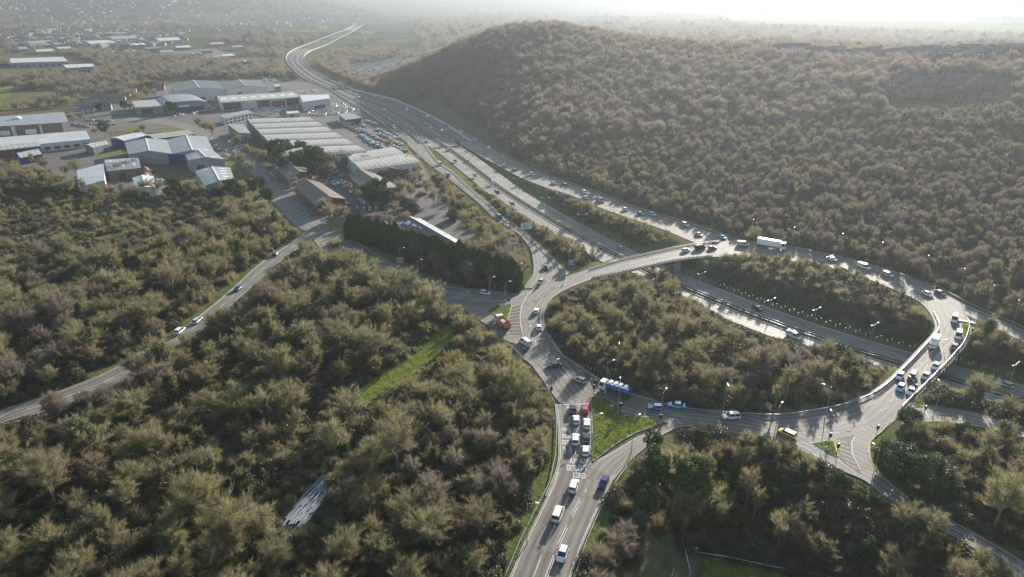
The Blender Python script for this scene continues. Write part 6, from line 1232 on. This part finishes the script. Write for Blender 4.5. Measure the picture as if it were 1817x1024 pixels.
# bridges
def bridge(a, b_, l):
    L_, R_ = seg(RL, a, b_), seg(RR, a, b_); o0 = L_[0].copy(); r = empty('road_bridge', o0); Lq = [p-o0 for p in offset(L_, .9)]; Rq = [p-o0 for p in offset(R_, -.9)]
    q = MB(); n_ = len(Lq); vs = []
    for p, s_ in zip(Lq, Rq):
        for zz, w_ in ((-.02, 0), (-1.5, .12)): vs += [tuple(p.lerp(s_, w_)+Vector((0,0,zz))), tuple(s_.lerp(p, w_)+Vector((0,0,zz)))]
    fs = []
    for i in range(n_-1):
        A_, B_ = i*4, (i+1)*4; fs += [(A_, A_+1, B_+1, B_), (A_+2, B_+2, B_+3, A_+3), (A_, B_, B_+2, A_+2), (A_+1, A_+3, B_+3, B_+1)]
    fs += [(0,2,3,1), (n_*4-4, n_*4-3, n_*4-1, n_*4-2)]; q.add(vs, fs); q.build('deck', M['concrete'], r)
    for P_, nm in ((Lq, 'parapet'), (Rq, 'parapet')):
        q = MB(); q.path(P_, .28, .3, -.02); pp = q.build('parapet', M['concrete'], r); q = MB(); q.path(P_, .1, .12, .95); q.path(P_, .08, .08, .62); q.build('rail', M['steel'], pp)
        for p in resample(P_, 2.0): q = MB(); q.box(p.x-.07, p.x+.07, p.y-.07, p.y+.07, .33, .95); q.build('post', M['steel'], pp)
    for p, s_ in zip(Lq, Rq):
        pass
    # abutments and a central pier where the carriageways pass below
    mid = [(p.lerp(s_, .5)) for p, s_ in zip(Lq, Rq)]; W6 = np.array([(m_.x+o0.x, m_.y+o0.y) for m_ in mid]); dd_, _ = seg_dist(W6[:, 0], W6[:, 1], MEDC)
    k0 = int(np.argmin(dd_)); done = []
    for tgt, nm in ((0, 'pier'), (13.2, 'abutment'), (-13.2, 'abutment')):
        idxs = range(n_) if tgt == 0 else (range(k0) if tgt < 0 else range(k0, n_)); k_ = min(idxs, key=lambda i: abs(dd_[i]-abs(tgt)))
        p, s_ = Lq[k_].lerp(Rq[k_], .06), Rq[k_].lerp(Lq[k_], .06); q = MB(); q.path([p, s_], 1.2 if tgt == 0 else 2.6, 6.2, -7.7); q.build(nm, M['concrete'], r)
    tag(r, l, 'bridge')
bridge(.78, .895, 'north bridge carrying the ring over the dual carriageway'); bridge(.415, .537, 'wide east bridge carrying the ring over the dual carriageway')
# steel sections stacked in the clearing, container, skip wires
P0, P1 = at(513, 940), at(577, 858); d = (P1-P0); dn = d.normalized(); pr = Vector((-dn.y, dn.x, 0)); r = tag(empty('steel_beam_stack', P0), 'pile of long galvanised steel beams in the woodland clearing', 'beams')
for i in range(14):
    for j in range(3):
        o_ = pr*(-2.4+i*.35)*1.0; st = P0*0+dn*random.uniform(0, 2.6)+o_; L7 = random.uniform(6.5, 8); st = st+dn*((j)*5.2)*.9
        q = MB(); q.path([st, st+dn*L7+pr*random.uniform(-.25, .25)], .30, .2, .05+.22*((i+j) % 3)); q.build('beam', M['cladding_grey'] if (i*3+j) % 3 else M['steel'], r)
r = tag(empty('skip_container', at(618, 810), .1), 'small turquoise-green container at the edge of the clearing', 'container'); r.scale = (.62, .62, .62); q = MB()
q.add([(-1.5,-.9,0),(1.5,-.9,0),(1.5,.9,0),(-1.5,.9,0),(-1.9,-1.0,1.5),(1.9,-1.0,1.5),(1.9,1.0,1.5),(-1.9,1.0,1.5)], [(0,3,2,1),(0,1,5,4),(1,2,6,5),(2,3,7,6),(3,0,4,7)]); q.build('body', M['bin_green'], r); q = MB(); q.box(-1.92, 1.92, -1.02, 1.02, 1.5, 1.6); q.build('lid', M['bin_green'], r)
r = tag(empty('timber_trestle', at(652, 830), .5), 'pale timber trestle and rails beside the clearing', 'trestle')
for i, (a, b_) in enumerate((((-3,0,.9),(1,-1.5,.9)),((1,-1.5,.9),(3,1.2,1.0)))): q = MB(); q.tube(a, b_, .07, .07, 5); q.build('rail', M['cladding_white'], r)
for p in ((-3,0,0),(1,-1.5,0),(3,1.2,0),(4,1.8,0)): q = MB(); q.tube(p, (p[0], p[1], 1.8), .08, .08, 5); q.build('post', M['cladding_white'], r)
r = tag(empty('tree_guard_rail', at(860, 672), .0), 'pair of thin pale rails slanting through the trees left of the ring', 'rail')
for o_ in (0, 1.0): q = MB(); a = at(862, 664+o_*3)-at(860, 672); b_ = at(902, 681+o_*3)-at(860, 672); q.tube(a+Vector((0,0,3.5)), b_+Vector((0,0,3.5)), .06, .06, 5); q.build('rail', M['white'], r)
for t_ in (0, .5, 1): q = MB(); p = a.lerp(b_, t_); q.tube(p, p+Vector((0,0,3.5)), .06, .06, 5); q.build('post', M['steel'], r)
r = tag(empty('banner_flag', at(613, 410), .2), 'white pointed banner on a pole at the end of the conifer hedge', 'flag'); q = MB(); q.tube((0,0,0),(0,0,6),.06,.05,6); q.build('pole', M['steel'], r); q = MB(); q.add([(0,0,2),(1.8,-.3,2.6),(.3,0,6)], [(0,1,2),(2,1,0)]); q.build('banner', M['white'], r)
r = tag(empty('direction_arrow_board', at(1705, 570), -.4), 'orange and white works board lying beside the small grass wedge', 'board'); q = MB(); q.box(-1.6, 1.6, -.5, .5, .1, .35); q.build('board', PA['orange'], r); q = MB(); q.box(1.7, 4.2, -.9, -.1, .1, .4); q.build('tray', M['steel'], r)
# ------------------------------------------------------------------ haze
hz = MB(); hz.box(-9800, 9800, -200, 11200, -14, 235); h_ = hz.build('haze', []) if False else None
me = D.meshes.new('haze'); bmh = bmesh.new(); bmesh.ops.create_cube(bmh, size=1); bmh.to_mesh(me); bmh.free(); h_ = link('haze', me, None, (0, 5500, 110)); h_.scale = (19800, 11500, 246)
vm = D.materials.new('haze'); vm.use_nodes = True; t = vm.node_tree; t.nodes.remove(t.nodes['Principled BSDF']); pv = t.nodes.new('ShaderNodeVolumePrincipled'); pv.inputs['Color'].default_value = (.28, .31, .35, 1); pv.inputs['Density'].default_value = .00023; pv.inputs['Anisotropy'].default_value = .5
t.links.new(pv.outputs[0], t.nodes['Material Output'].inputs['Volume']); me.materials.append(vm); tag(h_, kind='stuff')
